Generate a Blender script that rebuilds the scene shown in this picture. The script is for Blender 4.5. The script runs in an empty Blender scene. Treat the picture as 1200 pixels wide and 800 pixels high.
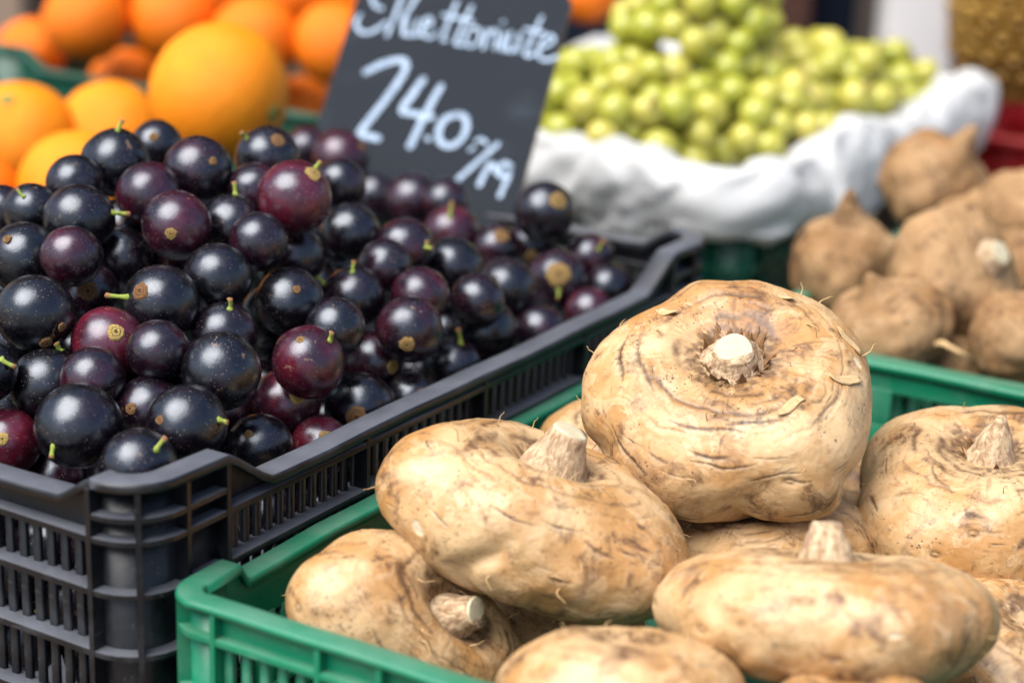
import bpy, bmesh, math, random
import numpy as np
from mathutils import Vector, Matrix, Quaternion

S = bpy.context.scene
COL = S.collection
rad = math.radians

# ------------------------------------------------------------------ camera
PITCH, ROLL, FPX = rad(18), rad(2), 2400.0          # FPX: focal length in pixels of the 1200 x 800 photograph
CAM = np.array([0.0, 0.0, 0.5])
_F = np.array([0, math.cos(PITCH), -math.sin(PITCH)])
_U0 = np.array([0, math.sin(PITCH), math.cos(PITCH)])
_R0 = np.array([1.0, 0, 0])
_R = math.cos(ROLL) * _R0 + math.sin(ROLL) * _U0
_U = -math.sin(ROLL) * _R0 + math.cos(ROLL) * _U0
cam_d = bpy.data.cameras.new('camera')
cam = bpy.data.objects.new('camera', cam_d); COL.objects.link(cam)
cam.matrix_world = Matrix(((_R[0], _U[0], -_F[0], CAM[0]), (_R[1], _U[1], -_F[1], CAM[1]), (_R[2], _U[2], -_F[2], CAM[2]), (0, 0, 0, 1)))
cam_d.sensor_width = 36; cam_d.lens = 72
cam_d.clip_start = 0.02; cam_d.clip_end = 200
cam_d.dof.use_dof = True; cam_d.dof.focus_distance = 0.90; cam_d.dof.aperture_fstop = 4.8
S.camera = cam

# ------------------------------------------------------------------ sky, sun, exposure (soft daylight from behind and left)
SUN_DIR = Vector((-.37, -.34, .865)).normalized()
W = bpy.data.worlds.new('World'); S.world = W; W.use_nodes = True
nt = W.node_tree
bg = nt.nodes['Background']
sky = nt.nodes.new('ShaderNodeTexSky'); sky.sky_type = 'NISHITA'; sky.sun_disc = False
sky.sun_elevation = math.asin(SUN_DIR.z); sky.sun_rotation = math.atan2(SUN_DIR.x, SUN_DIR.y)
sky.dust_density = 3.0; sky.air_density = 1.0
nt.links.new(sky.outputs[0], bg.inputs[0]); bg.inputs[1].default_value = 0.05
sun_d = bpy.data.lights.new('sun', 'SUN'); sun_d.energy = 1.5; sun_d.angle = rad(54); sun_d.color = (1.0, 0.965, 0.915)
sun = bpy.data.objects.new('sun', sun_d); COL.objects.link(sun)
sun.rotation_euler = (-SUN_DIR).to_track_quat('-Z', 'Y').to_euler(); sun.location = (-2, -2, 4)
S.view_settings.view_transform = 'Standard'; S.view_settings.look = 'None'
S.view_settings.exposure = 2.05; S.view_settings.gamma = 1.0; S.view_settings.use_curve_mapping = False
S.cycles.use_denoising = True
S.cycles.max_bounces = 8

# ------------------------------------------------------------------ helpers
def ray(u, v):
    return _F + (u - 600) / FPX * _R + (400 - v) / FPX * _U
def at(u, v, d):
    return CAM + d * ray(u, v)
def V(p):
    return Vector((float(p[0]), float(p[1]), float(p[2])))

def tag(o, label=None, cat=None, group=None, kind=None):
    if label: o['label'] = label
    if cat: o['category'] = cat
    if group: o['group'] = group
    if kind: o['kind'] = kind
    return o
def empty(name, M=None):
    o = bpy.data.objects.new(name, None); COL.objects.link(o); o.empty_display_size = .02
    if M is not None: o.matrix_world = M
    return o
def link(name, me, parent=None, M=None):
    o = bpy.data.objects.new(name, me); COL.objects.link(o)
    if parent is not None: o.parent = parent
    if M is not None: o.matrix_local = M
    return o
def mesh(name, v, f, mat=None, smooth=True):
    me = bpy.data.meshes.new(name)
    me.from_pydata([tuple(map(float, p)) for p in v], [], f)
    if smooth: me.polygons.foreach_set('use_smooth', np.ones(len(me.polygons), bool))
    if mat: me.materials.append(mat)
    me.update()
    return me
def grid_faces(nu, nv, wrap_u=False, base=0):
    """quads of a grid with index base + j*nu + i"""
    f = []
    for j in range(nv - 1):
        for i in range(nu if wrap_u else nu - 1):
            i2 = (i + 1) % nu
            f.append((base + j * nu + i, base + j * nu + i2, base + (j + 1) * nu + i2, base + (j + 1) * nu + i))
    return f
def box_vf(x0, x1, y0, y1, z0, z1, base=0):
    v = [(x0, y0, z0), (x1, y0, z0), (x1, y1, z0), (x0, y1, z0), (x0, y0, z1), (x1, y0, z1), (x1, y1, z1), (x0, y1, z1)]
    f = [(0, 3, 2, 1), (4, 5, 6, 7), (0, 1, 5, 4), (1, 2, 6, 5), (2, 3, 7, 6), (3, 0, 4, 7)]
    return v, [tuple(i + base for i in q) for q in f]
def bevel_box(name, dims, mat, bev=.0006, seg=2):
    """a box with rounded edges, x0..x1, y0..y1, z0..z1"""
    bm = bmesh.new()
    v, f = box_vf(*dims)
    vs = [bm.verts.new(p) for p in v]
    for q in f: bm.faces.new([vs[i] for i in q])
    bmesh.ops.bevel(bm, geom=list(bm.edges), offset=bev, segments=seg, affect='EDGES', profile=.6)
    me = bpy.data.meshes.new(name); bm.to_mesh(me); bm.free()
    me.polygons.foreach_set('use_smooth', np.ones(len(me.polygons), bool))
    if mat: me.materials.append(mat)
    return me
def tube_mesh(name, pts, radii, mat, n=8, cap=True):
    v = []; f = []
    pts = [np.array(p, float) for p in pts]
    ref = np.array([.13, .37, .92])
    for k, p in enumerate(pts):
        t = pts[min(k + 1, len(pts) - 1)] - pts[max(k - 1, 0)]; t /= np.linalg.norm(t) + 1e-12
        if abs(t @ ref) > .97: ref = np.array([.9, .1, .2])
        a = np.cross(t, ref); a /= np.linalg.norm(a); b = np.cross(t, a)
        for i in range(n):
            th = 2 * math.pi * i / n
            v.append(p + radii[k] * (math.cos(th) * a + math.sin(th) * b))
    f = grid_faces(n, len(pts), True)
    if cap:
        f.append(tuple(range(n))[::-1]); f.append(tuple((len(pts) - 1) * n + i for i in range(n)))
    return mesh(name, v, f, mat)

def thicken(me, t):
    """a second skin T behind a sheet"""
    n = len(me.vertices); co = np.empty(n * 3); me.vertices.foreach_get('co', co); co = co.reshape(-1, 3)
    no = np.array([v.normal[:] for v in me.vertices]); f = [tuple(p.vertices) for p in me.polygons]
    v = np.concatenate([co, co - no * t]); mt = me.materials[0] if me.materials else None
    ed = {}
    for q in f:
        for i in range(len(q)):
            a, b = q[i], q[(i + 1) % len(q)]
            if (b, a) in ed: ed.pop((b, a))
            else: ed[(a, b)] = 1
    f2 = f + [tuple(i + n for i in q[::-1]) for q in f] + [(b, a, a + n, b + n) for a, b in ed]
    return mesh(me.name.split('.')[0], v, f2, mt)

# value noise on numpy points, smooth, in -1..1
def _hash(ix, iy, iz, seed):
    h = (ix * 374761393 + iy * 668265263 + iz * 1274126177 + seed * 144665) & 0xffffffff
    h = ((h ^ (h >> 13)) * 1103515245) & 0xffffffff
    h = (h ^ (h >> 16)) & 0xffffffff
    return h / 2147483647.5 - 1.0
def vnoise(p, seed=0):
    p = np.asarray(p, float); i = np.floor(p).astype(np.int64); f = p - i; f = f * f * f * (f * (f * 6 - 15) + 10)
    r = 0
    for dx in (0, 1):
        for dy in (0, 1):
            for dz in (0, 1):
                w = (f[..., 0] if dx else 1 - f[..., 0]) * (f[..., 1] if dy else 1 - f[..., 1]) * (f[..., 2] if dz else 1 - f[..., 2])
                r = r + w * _hash(i[..., 0] + dx, i[..., 1] + dy, i[..., 2] + dz, seed)
    return r
def fbm(p, seed=0, oct=4, lac=2.1, gain=.5):
    s = 0; a = 1.0; p = np.asarray(p, float)
    for o in range(oct):
        s = s + a * vnoise(p, seed + o * 17); p = p * lac + 3.7; a *= gain
    return s

# ------------------------------------------------------------------ materials
class NT:
    def __init__(self, name):
        self.m = bpy.data.materials.new(name); self.m.use_nodes = True
        self.t = self.m.node_tree; self.b = self.t.nodes['Principled BSDF']; self.out = self.t.nodes['Material Output']
    def n(self, typ, **kw):
        nd = self.t.nodes.new('ShaderNode' + typ)
        for k, v in kw.items(): setattr(nd, k, v)
        return nd
    def l(self, a, b): self.t.links.new(a, b)
    def sock(self, nd, i, v):
        if isinstance(v, bpy.types.NodeSocket): self.l(v, nd.inputs[i])
        elif isinstance(v, tuple) and len(v) == 3 and nd.inputs[i].type == 'RGBA': nd.inputs[i].default_value = (*v, 1)
        else: nd.inputs[i].default_value = v
    def mix(self, fac, a, b, mode='MIX'):
        nd = self.n('Mix', data_type='RGBA', blend_type=mode)
        self.sock(nd, 0, fac); self.sock(nd, 6, a); self.sock(nd, 7, b)
        return nd.outputs[2]
    def math(self, op, a, b=0.0, c=0.0, clamp=False):
        nd = self.n('Math', operation=op); nd.use_clamp = clamp
        self.sock(nd, 0, a); self.sock(nd, 1, b)
        if op in ('MULTIPLY_ADD',): self.sock(nd, 2, c)
        return nd.outputs[0]
    def step(self, x, lo, hi):
        nd = self.n('MapRange', interpolation_type='SMOOTHSTEP'); self.sock(nd, 0, x)
        nd.inputs[1].default_value = lo; nd.inputs[2].default_value = hi
        return nd.outputs[0]
    def obj_coord(self, rand=True):
        tc = self.n('TexCoord')
        if not rand: return tc.outputs['Object']
        oi = self.n('ObjectInfo'); ad = self.n('VectorMath', operation='MULTIPLY_ADD')
        ad.inputs[1].default_value = (1, 1, 1)
        cm = self.n('CombineXYZ')
        for i, k in enumerate((37.0, 71.0, 113.0)): self.l(self.math('MULTIPLY', oi.outputs['Random'], k), cm.inputs[i])
        self.l(tc.outputs['Object'], ad.inputs[0]); self.l(cm.outputs[0], ad.inputs[2])
        return ad.outputs[0]
    def noise(self, co, scale, detail=4.0, rough=.55, dist=0.0):
        nd = self.n('TexNoise'); self.l(co, nd.inputs['Vector'])
        nd.inputs['Scale'].default_value = scale; nd.inputs['Detail'].default_value = detail
        nd.inputs['Roughness'].default_value = rough; nd.inputs['Distortion'].default_value = dist
        return nd.outputs['Fac']
    def voro(self, co, scale, feature='F1'):
        nd = self.n('TexVoronoi', feature=feature); self.l(co, nd.inputs['Vector']); nd.inputs['Scale'].default_value = scale
        return nd
    def attr(self, name, typ='GEOMETRY'):
        nd = self.n('Attribute', attribute_type=typ, attribute_name=name)
        return nd
    def bump(self, h, strength, dist):
        nd = self.n('Bump'); nd.inputs['Strength'].default_value = strength; nd.inputs['Distance'].default_value = dist
        self.l(h, nd.inputs['Height']); self.l(nd.outputs[0], self.b.inputs['Normal'])
    def set(self, **kw):
        for k, v in kw.items(): self.sock(self.b, {'color': 'Base Color', 'rough': 'Roughness', 'spec': 'Specular IOR Level', 'metal': 'Metallic', 'sss': 'Subsurface Weight', 'trans': 'Transmission Weight', 'coat': 'Coat Weight', 'sheen': 'Sheen Weight', 'ior': 'IOR'}[k], v)
        return self

def mat_plain(name, col, rough=.6, spec=.4, var=.18, scale=60, bump=.0):
    m = NT(name); co = m.obj_coord()
    nz = m.noise(co, scale, 5)
    dark = tuple(c * (1 - var) for c in col); lite = tuple(min(1, c * (1 + var)) for c in col)
    m.set(color=m.mix(nz, dark, lite), rough=rough, spec=spec)
    if bump: m.bump(m.noise(co, scale * 4, 4), bump, .001)
    return m.m

def mat_plastic(name, col, dust, rough=.42, dust_amt=.5, settle_sheen=.2):
    m = NT(name); co = m.n('TexCoord').outputs['Object']
    n1 = m.noise(co, 28, 6, .62); n2 = m.noise(co, 420, 3, .6); n3 = m.noise(co, 9, 3)
    d = m.math('MULTIPLY', m.step(n1, .46, .72), dust_amt)
    sp = m.math('MULTIPLY', m.step(n2, .66, .74), dust_amt * .9)
    base = m.mix(m.step(n3, .3, .7), tuple(c * .86 for c in col), tuple(c * 1.12 for c in col))
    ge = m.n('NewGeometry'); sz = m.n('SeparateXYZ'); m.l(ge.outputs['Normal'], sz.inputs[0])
    dust_sheen = m.math('MULTIPLY', m.step(sz.outputs[2], .75, .97), m.math('MULTIPLY_ADD', n1, .9, settle_sheen - .45), clamp=True)  # upward faces paler: settled dust, with the rim's sky reflection put into the colour
    c1 = m.mix(m.math('MAXIMUM', m.math('MAXIMUM', d, dust_sheen), sp), base, dust)
    # short pale scratches
    mp = m.n('Mapping'); m.l(co, mp.inputs[0]); mp.inputs['Scale'].default_value = (60, 900, 300); mp.inputs['Rotation'].default_value = (.3, .2, .8)
    sc = m.noise(mp.outputs[0], 1.0, 2)
    c2 = m.mix(m.math('MULTIPLY', m.step(sc, .66, .76), .55), c1, tuple(min(1, c * 1.6 + .06) for c in col))
    m.set(color=c2, rough=m.math('MULTIPLY_ADD', n1, .3, rough - .12), spec=.45)
    m.bump(m.math('ADD', n2, n1), .12, .0006)
    return m.m

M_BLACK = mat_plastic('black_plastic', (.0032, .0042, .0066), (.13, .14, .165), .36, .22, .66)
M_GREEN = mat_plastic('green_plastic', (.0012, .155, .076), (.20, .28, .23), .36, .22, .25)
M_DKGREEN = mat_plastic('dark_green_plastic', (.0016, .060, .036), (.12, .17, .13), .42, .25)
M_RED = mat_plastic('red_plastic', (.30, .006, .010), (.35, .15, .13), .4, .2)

def mat_grape():
    m = NT('dark_grape_skin'); co = m.obj_coord()
    tint = m.attr('tint', 'OBJECT').outputs['Fac']
    n1 = m.noise(co, .95, 4, .6, .3); n2 = m.noise(co, 5.0, 6, .62); n3 = m.noise(co, 26, 3)
    t = m.math('ADD', m.math('MULTIPLY', m.math('SUBTRACT', n1, .5), 1.7), tint, clamp=True)
    r = m.n('ValToRGB'); m.l(t, r.inputs[0]); e = r.color_ramp.elements
    e[0].position = .0; e[0].color = (.0022, .0021, .0036, 1)
    e[1].position = 1.0; e[1].color = (.085, .006, .016, 1)
    a = r.color_ramp.elements.new(.35); a.color = (.0085, .0027, .0065, 1)
    a = r.color_ramp.elements.new(.68); a.color = (.032, .0036, .0105, 1)
    c = r.outputs[0]
    # waxy bloom: thin pale dust, rubbed off in places
    bl = m.math('MULTIPLY', m.step(n2, .45, .75), .07)
    c = m.mix(bl, c, (.075, .075, .095))
    # fine pale lenticels
    vo = m.voro(co, 10.0); dots = m.math('MULTIPLY', m.math('SUBTRACT', 1.0, m.step(vo.outputs['Distance'], .10, .22)), m.step(m.noise(co, 2.3, 2), .44, .56))
    c = m.mix(m.math('MULTIPLY', dots, .38), c, (.34, .27, .20))
    # brown corky rubs and thin scratches
    rub = m.math('MULTIPLY', m.step(m.noise(co, 2.6, 8, .68, .6), .635, .675), m.step(n3, .36, .56))
    c = m.mix(m.math('MULTIPLY', rub, .8), c, (.20, .115, .058))
    mp = m.n('Mapping'); m.l(co, mp.inputs[0]); mp.inputs['Scale'].default_value = (1.6, 26, 9)
    scr = m.math('MULTIPLY', m.step(m.noise(mp.outputs[0], 1.0, 3, .6, 1.2), .70, .74), .5)
    c = m.mix(scr, c, (.20, .15, .11))
    rough = m.math('ADD', m.math('MULTIPLY_ADD', n2, .30, .11), m.math('MULTIPLY', rub, .3))
    m.set(color=c, rough=rough, spec=.85)
    h = m.math('ADD', m.math('MULTIPLY', n3, .35), m.math('MULTIPLY', rub, .8)); h = m.math('ADD', h, m.math('MULTIPLY', dots, .6))
    m.b.inputs['Specular Tint'].default_value = (.80, .88, 1.0, 1)
    m.bump(m.math('ADD', h, m.math('MULTIPLY', n2, .5)), .055, .02)
    return m.m
M_GRAPE = mat_grape()

def mat_stem():
    m = NT('green_stem'); tc = m.n('TexCoord'); co = m.obj_coord()
    sp = m.n('SeparateXYZ'); m.l(tc.outputs['Object'], sp.inputs[0])
    tip = m.step(m.math('ADD', sp.outputs[2], m.math('MULTIPLY', m.noise(co, 9, 3), .12)), .42, .54)
    green = m.mix(m.noise(co, 7, 4), (.13, .20, .014), (.36, .42, .07))
    m.set(color=m.mix(tip, green, (.26, .12, .045)), rough=.6)
    m.bump(m.noise(co, 30, 3), .4, .01)
    return m.m
M_STEM = mat_stem()
def mat_scar():
    m = NT('corky_scar'); co = m.obj_coord(); sh = m.attr('shade', 'OBJECT').outputs['Fac']
    ring = m.attr('ring').outputs['Fac']
    base = m.mix(sh, (.20, .098, .046), (.56, .41, .13))
    c = m.mix(m.math('MULTIPLY', ring, .75), base, (.085, .040, .020))
    c = m.mix(m.math('MULTIPLY', m.step(m.noise(co, 14, 5), .5, .7), .5), c, (.40, .22, .10))
    m.set(color=c, rough=.85, spec=.2); m.bump(m.noise(co, 24, 5), .6, .012)
    return m.m
M_SCAR = mat_scar()

def mat_jicama(name, lite, mid, dirt, k_dirt=1.0, dull=0.0):
    m = NT(name); co = m.obj_coord(); tc = m.n('TexCoord')
    n1 = m.noise(co, 24, 6, .62); n2 = m.noise(co, 75, 8, .68, .5); n3 = m.noise(co, 320, 5, .6); n4 = m.noise(co, 13, 4, .55, .4); n5 = m.noise(co, 46, 7, .7, 1.2)
    at_ = m.attr('marks'); sp = m.n('SeparateColor'); m.l(at_.outputs['Color'], sp.inputs[0])
    crack, pale, ringm = sp.outputs[0], sp.outputs[1], sp.outputs[2]
    c = m.mix(m.step(n1, .38, .60), mid, lite)
    c = m.mix(m.math('MULTIPLY', m.step(n4, .50, .66), .65), c, tuple(v * w for v, w in zip(mid, (.92, .74, .50))))
    # peeling paler skin with a crisp border
    c = m.mix(m.math('MULTIPLY', m.step(n5, .535, .565), .45), c, tuple(min(.9, v * w) for v, w in zip(lite, (1.08, 1.14, 1.26))))
    # smeared soil in clouds and grey violet bruises
    so = m.math('MULTIPLY', m.step(n2, .50, .68), m.step(n1, .64, .44)); so = m.math('MULTIPLY', so, .80 * k_dirt)
    c = m.mix(so, c, dirt)
    br = m.math('MULTIPLY', m.step(m.noise(co, 34, 5, .6, .8), .58, .70), .38 * k_dirt)
    c = m.mix(br, c, (dirt[0] * 1.25, dirt[1] * 1.2, dirt[2] * 1.6))
    # specks
    vo = m.voro(co, 420.0); spk = m.math('MULTIPLY', m.math('SUBTRACT', 1.0, m.step(vo.outputs['Distance'], .12, .30)), m.step(m.noise(co, 40, 3), .50, .62))
    c = m.mix(m.math('MULTIPLY', spk, .75), c, tuple(v * .45 for v in dirt))
    c = m.mix(m.math('MULTIPLY', m.step(n3, .60, .72), .40), c, tuple(v * .9 for v in dirt))
    # thin stretch lines round the axis
    mp = m.n('Mapping'); m.l(tc.outputs['Object'], mp.inputs[0]); mp.inputs['Scale'].default_value = (90, 90, 620)
    ln = m.math('MULTIPLY', m.step(m.noise(mp.outputs[0], 1.0, 4, .6, .8), .60, .68), .38)
    c = m.mix(ln, c, dirt)
    c = m.mix(m.math('MULTIPLY', ringm, m.math('MULTIPLY_ADD', n3, 1.1, .25), clamp=True), c, tuple(v * .8 for v in dirt))
    c = m.mix(m.math('MULTIPLY', crack, m.math('MULTIPLY_ADD', n3, .7, .60), clamp=True), c, tuple(v * .42 for v in dirt))
    c = m.mix(m.math('MULTIPLY', pale, m.math('MULTIPLY_ADD', n2, .5, .65), clamp=True), c, (.60, .52, .36))
    m.set(color=c, rough=m.math('MULTIPLY_ADD', n2, .30, .28 + dull), spec=.5 - dull)
    h = m.math('ADD', m.math('MULTIPLY', n2, .8), m.math('MULTIPLY', n3, .35)); h = m.math('SUBTRACT', h, m.math('MULTIPLY', spk, .5)); h = m.math('ADD', h, m.math('MULTIPLY', m.step(n5, .535, .565), .35))
    m.bump(h, .30, .0012)
    return m.m
M_JIC = mat_jicama('yam_bean_skin', (.57, .385, .200), (.42, .225, .080), (.095, .046, .022), 1.25)
M_JIC2 = mat_jicama('soiled_yam_bean_skin', (.35, .215, .105), (.225, .125, .054), (.070, .037, .019), 1.4, .30)
M_JSTEM = mat_plain('yam_bean_stalk', (.40, .255, .14), .75, .25, .60, 170, .9)
def mat_stalk():
    m = NT('yam_bean_stalk'); co = m.n('TexCoord').outputs['Object']
    mp = m.n('Mapping'); m.l(co, mp.inputs[0]); mp.inputs['Scale'].default_value = (420, 420, 70)
    a = m.noise(mp.outputs[0], 1.0, 5, .65, .5); b = m.noise(co, 110, 6, .65)
    c = m.mix(m.step(a, .35, .65), (.27, .165, .090), (.58, .44, .28)); c = m.mix(m.math('MULTIPLY', m.step(b, .52, .66), .6), c, (.30, .20, .15))
    m.set(color=c, rough=.8, spec=.2); m.bump(m.math('ADD', a, b), .8, .0012)
    return m.m
M_JSTEM = mat_stalk()
M_CUT = mat_plain('cut_yam_flesh', (.52, .46, .31), .55, .35, .22, 260, .5)
M_FIBRE = mat_plain('root_fibre', (.52, .35, .17), .8, .2, .35, 300)
M_FLAKE = mat_plain('loose_peel', (.50, .345, .175), .7, .25, .3, 240, .4)
M_HUSK = mat_plain('brown_husk', (.21, .115, .055), .9, .15, .5, 300, .7)

def mat_orange(name, a, b):
    m = NT(name); co = m.obj_coord()
    vo = m.voro(co, 26); n = m.noise(co, 2.0, 3)
    m.set(color=m.mix(n, a, b), rough=m.math('MULTIPLY_ADD', n, .2, .40), spec=.32)
    m.bump(vo.outputs['Distance'], .30, .02)
    return m.m
M_ORANGE = mat_orange('orange_peel', (.80, .20, .002), (.86, .30, .004))
M_ORANGE2 = mat_orange('deep_orange_peel', (.80, .145, .002), (.84, .205, .003))
M_NAVEL = mat_plain('orange_navel', (.20, .21, .05), .8, .2, .5, 20)

def mat_green_grape():
    m = NT('green_grape_skin'); co = m.obj_coord()
    t = m.attr('tint', 'OBJECT').outputs['Fac']; n = m.noise(co, 1.4, 3)
    c = m.mix(m.math('ADD', m.math('MULTIPLY', m.math('SUBTRACT', n, .5), .8), t, clamp=True), (.34, .36, .045), (.52, .46, .11))
    c = m.mix(m.math('MULTIPLY', m.step(m.noise(co, 4, 5), .62, .72), .5), c, (.42, .27, .10))
    m.set(color=c, rough=.25, spec=.55, sss=1.0)
    m.b.inputs['Subsurface Radius'].default_value = (.6, .5, .15); m.b.inputs['Subsurface Scale'].default_value = .018
    return m.m
M_GG = mat_green_grape()
M_STALK = mat_plain('grape_stalk', (.28, .19, .07), .8, .2, .4, 200)

def mat_liner():
    m = NT('white_liner'); co = m.n('TexCoord').outputs['Object']
    n = m.noise(co, 26, 6, .6, .5)
    m.set(color=m.mix(n, (.78, .785, .79), (.85, .85, .84)), rough=.42, spec=.4)
    tr = m.n('BsdfTranslucent'); tr.inputs[0].default_value = (.82, .84, .84, 1)
    mx = m.n('MixShader'); mx.inputs[0].default_value = .38
    m.l(m.b.outputs[0], mx.inputs[1]); m.l(tr.outputs[0], mx.inputs[2])
    tp = m.n('BsdfTransparent'); mx2 = m.n('MixShader'); mx2.inputs[0].default_value = .20          # thin film: a little shows through each layer
    m.l(mx.outputs[0], mx2.inputs[1]); m.l(tp.outputs[0], mx2.inputs[2]); m.l(mx2.outputs[0], m.out.inputs[0])
    m.bump(m.noise(co, 60, 4, .6, 1.0), .5, .003)
    return m.m
M_LINER = mat_liner()
def mat_slate():
    m = NT('slate_board'); co = m.n('TexCoord').outputs['Object']
    n = m.noise(co, 30, 7, .65); n2 = m.noise(co, 9, 4, .6, 1.0)
    c = m.mix(n, (.0050, .0085, .0140), (.009, .0138, .0205))
    c = m.mix(m.math('MULTIPLY', m.step(n2, .50, .72), .60), c, (.034, .044, .058))      # wiped chalk
    m.set(color=c, rough=.75, spec=.22); m.bump(n, .15, .001)
    return m.m
M_SLATE = mat_slate()
def mat_chalk():
    m = NT('chalk'); co = m.n('TexCoord').outputs['Object']
    n = m.noise(co, 700, 3, .7)
    m.set(color=m.mix(m.step(n, .36, .58), (.13, .18, .25), (.40, .50, .62)), rough=.95, spec=.1)
    return m.m
M_CHALK = mat_chalk()
M_WOODEDGE = mat_plain('raw_board_edge', (.30, .19, .115), .8, .2, .3, 120, .3)
def mat_wood(name, a, b):
    m = NT(name); co = m.n('TexCoord').outputs['Object']
    mp = m.n('Mapping'); m.l(co, mp.inputs[0]); mp.inputs['Scale'].default_value = (3, 40, 40)
    n = m.noise(mp.outputs[0], 1.0, 6, .6, .6)
    m.set(color=m.mix(n, a, b), rough=.7, spec=.3); m.bump(n, .3, .002)
    return m.m
M_TABLE = mat_wood('table_wood', (.13, .085, .05), (.27, .19, .12))
M_PINE = NT('pineapple_skin')
_co = M_PINE.obj_coord()
M_PINE.set(color=M_PINE.mix(M_PINE.noise(_co, 3.0, 4), (.16, .070, .008), (.40, .24, .035)), rough=.6)
M_PINE = M_PINE.m
M_PINE_GAP = mat_plain('pineapple_groove', (.10, .045, .010), .8, .2, .4, 90)
M_SPINE = mat_plain('pineapple_spine', (.50, .32, .16), .7, .2, .3, 90)
M_LEAF = mat_plain('pineapple_leaf', (.10, .17, .06), .6, .3, .3, 60)
M_WHITE = mat_plain('white_paint', (.70, .69, .67), .6, .3, .08, 20)
M_NAVY = mat_plain('navy_cloth', (.008, .012, .024), .9, .2, .3, 30)
M_BROWNCLOTH = mat_plain('brown_board', (.075, .035, .025), .8, .2, .3, 14)
M_BEIGE = mat_plain('beige_render', (.36, .26, .19), .9, .2, .12, 10)
M_CANVAS = mat_plain('awning_canvas', (.30, .25, .20), .9, .2, .15, 8)
M_GREY = mat_plain('grey_paving', (.17, .165, .16), .9, .2, .25, 4, .3)
M_BLUEGREY = mat_plain('blue_grey_cloth', (.045, .052, .062), .9, .2, .25, 16)

# ------------------------------------------------------------------ layout of the stall: two slightly different headings
TABLE_Z = 0.0
def frame(yaw_deg, P):
    y = rad(yaw_deg)
    return Matrix.Translation(V(P)) @ Matrix.Rotation(-y, 4, 'Z')
P_BLACK = at(185, 570, .80); Z_RIM = float(P_BLACK[2])
P_BLACK0 = P_BLACK.copy()
FB = frame(31.5, (P_BLACK[0], P_BLACK[1], TABLE_Z))          # local x runs along the stall front, y away from it
_k = (Z_RIM - .042 - CAM[2]) / ray(183, 694)[2]; P_GREEN = CAM + _k * ray(183, 694)
FG = frame(30.0, (P_GREEN[0], P_GREEN[1], TABLE_Z))
def on_frame(F, x, y, z): return F @ Vector((x, y, z))

# ------------------------------------------------------------------ setting: ground, table, things at the back
gm = mesh('ground', [(-30, -20, 0), (30, -20, 0), (30, 60, 0), (-30, 60, 0)], [(0, 1, 2, 3)], M_GREY, False)
g = link('ground', gm); g.location = (0, 0, -.78); tag(g, kind='structure')
tbl = empty('market_table', Matrix.Translation((.1, 1.12, 0)))
tag(tbl, 'brown wooden stall table under the crates of fruit and roots', 'table')
for i in range(11):                                        # planks butted side by side with a 2 mm joint
    link('plank', bevel_box('plank', (-1.5, 1.5, -.715 + i * .13, -.587 + i * .13, -.03, -.0008), M_TABLE, .002), tbl)
for sx in (-1.35, 1.35):
    for sy in (-.6, .6):
        link('leg', bevel_box('leg', (sx - .03, sx + .03, sy - .03, sy + .03, -.78, -.031), M_TABLE, .003), tbl)

aw = empty('added_awning', Matrix.Translation((0, 1.95, 0)))  # canopy out of view, added to keep sky light off the fruit tops
tag(aw, 'unseen grey brown canvas awning added over the stall back to block sky light', 'awning')
_v = []; _nx, _ny = 25, 9
for j in range(_ny):
    for i in range(_nx):
        x = -2.4 + 4.8 * i / (_nx - 1); y = 2.3 * j / (_ny - 1)
        _v.append((x, y, 1.40 + .12 * y - .035 * math.sin(math.pi * j / (_ny - 1)) * (1 + .3 * math.cos(i * 1.57))))
link('canvas', thicken(mesh('canvas', _v, grid_faces(_nx, _ny), M_CANVAS), .002), aw)
for x in (-2.3, 2.3):
    for y in (.02, 2.25):
        link('pole', tube_mesh('pole', [(x, y, -.78), (x, y, 1.40 + .12 * y)], (.018, .018), M_WHITE, 12), aw)
def simple_box_thing(name, dims, mat, M, label, cat, bev=.004):
    o = link(name, bevel_box(name, dims, mat, bev)); o.matrix_world = M
    return tag(o, label, cat)

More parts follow.
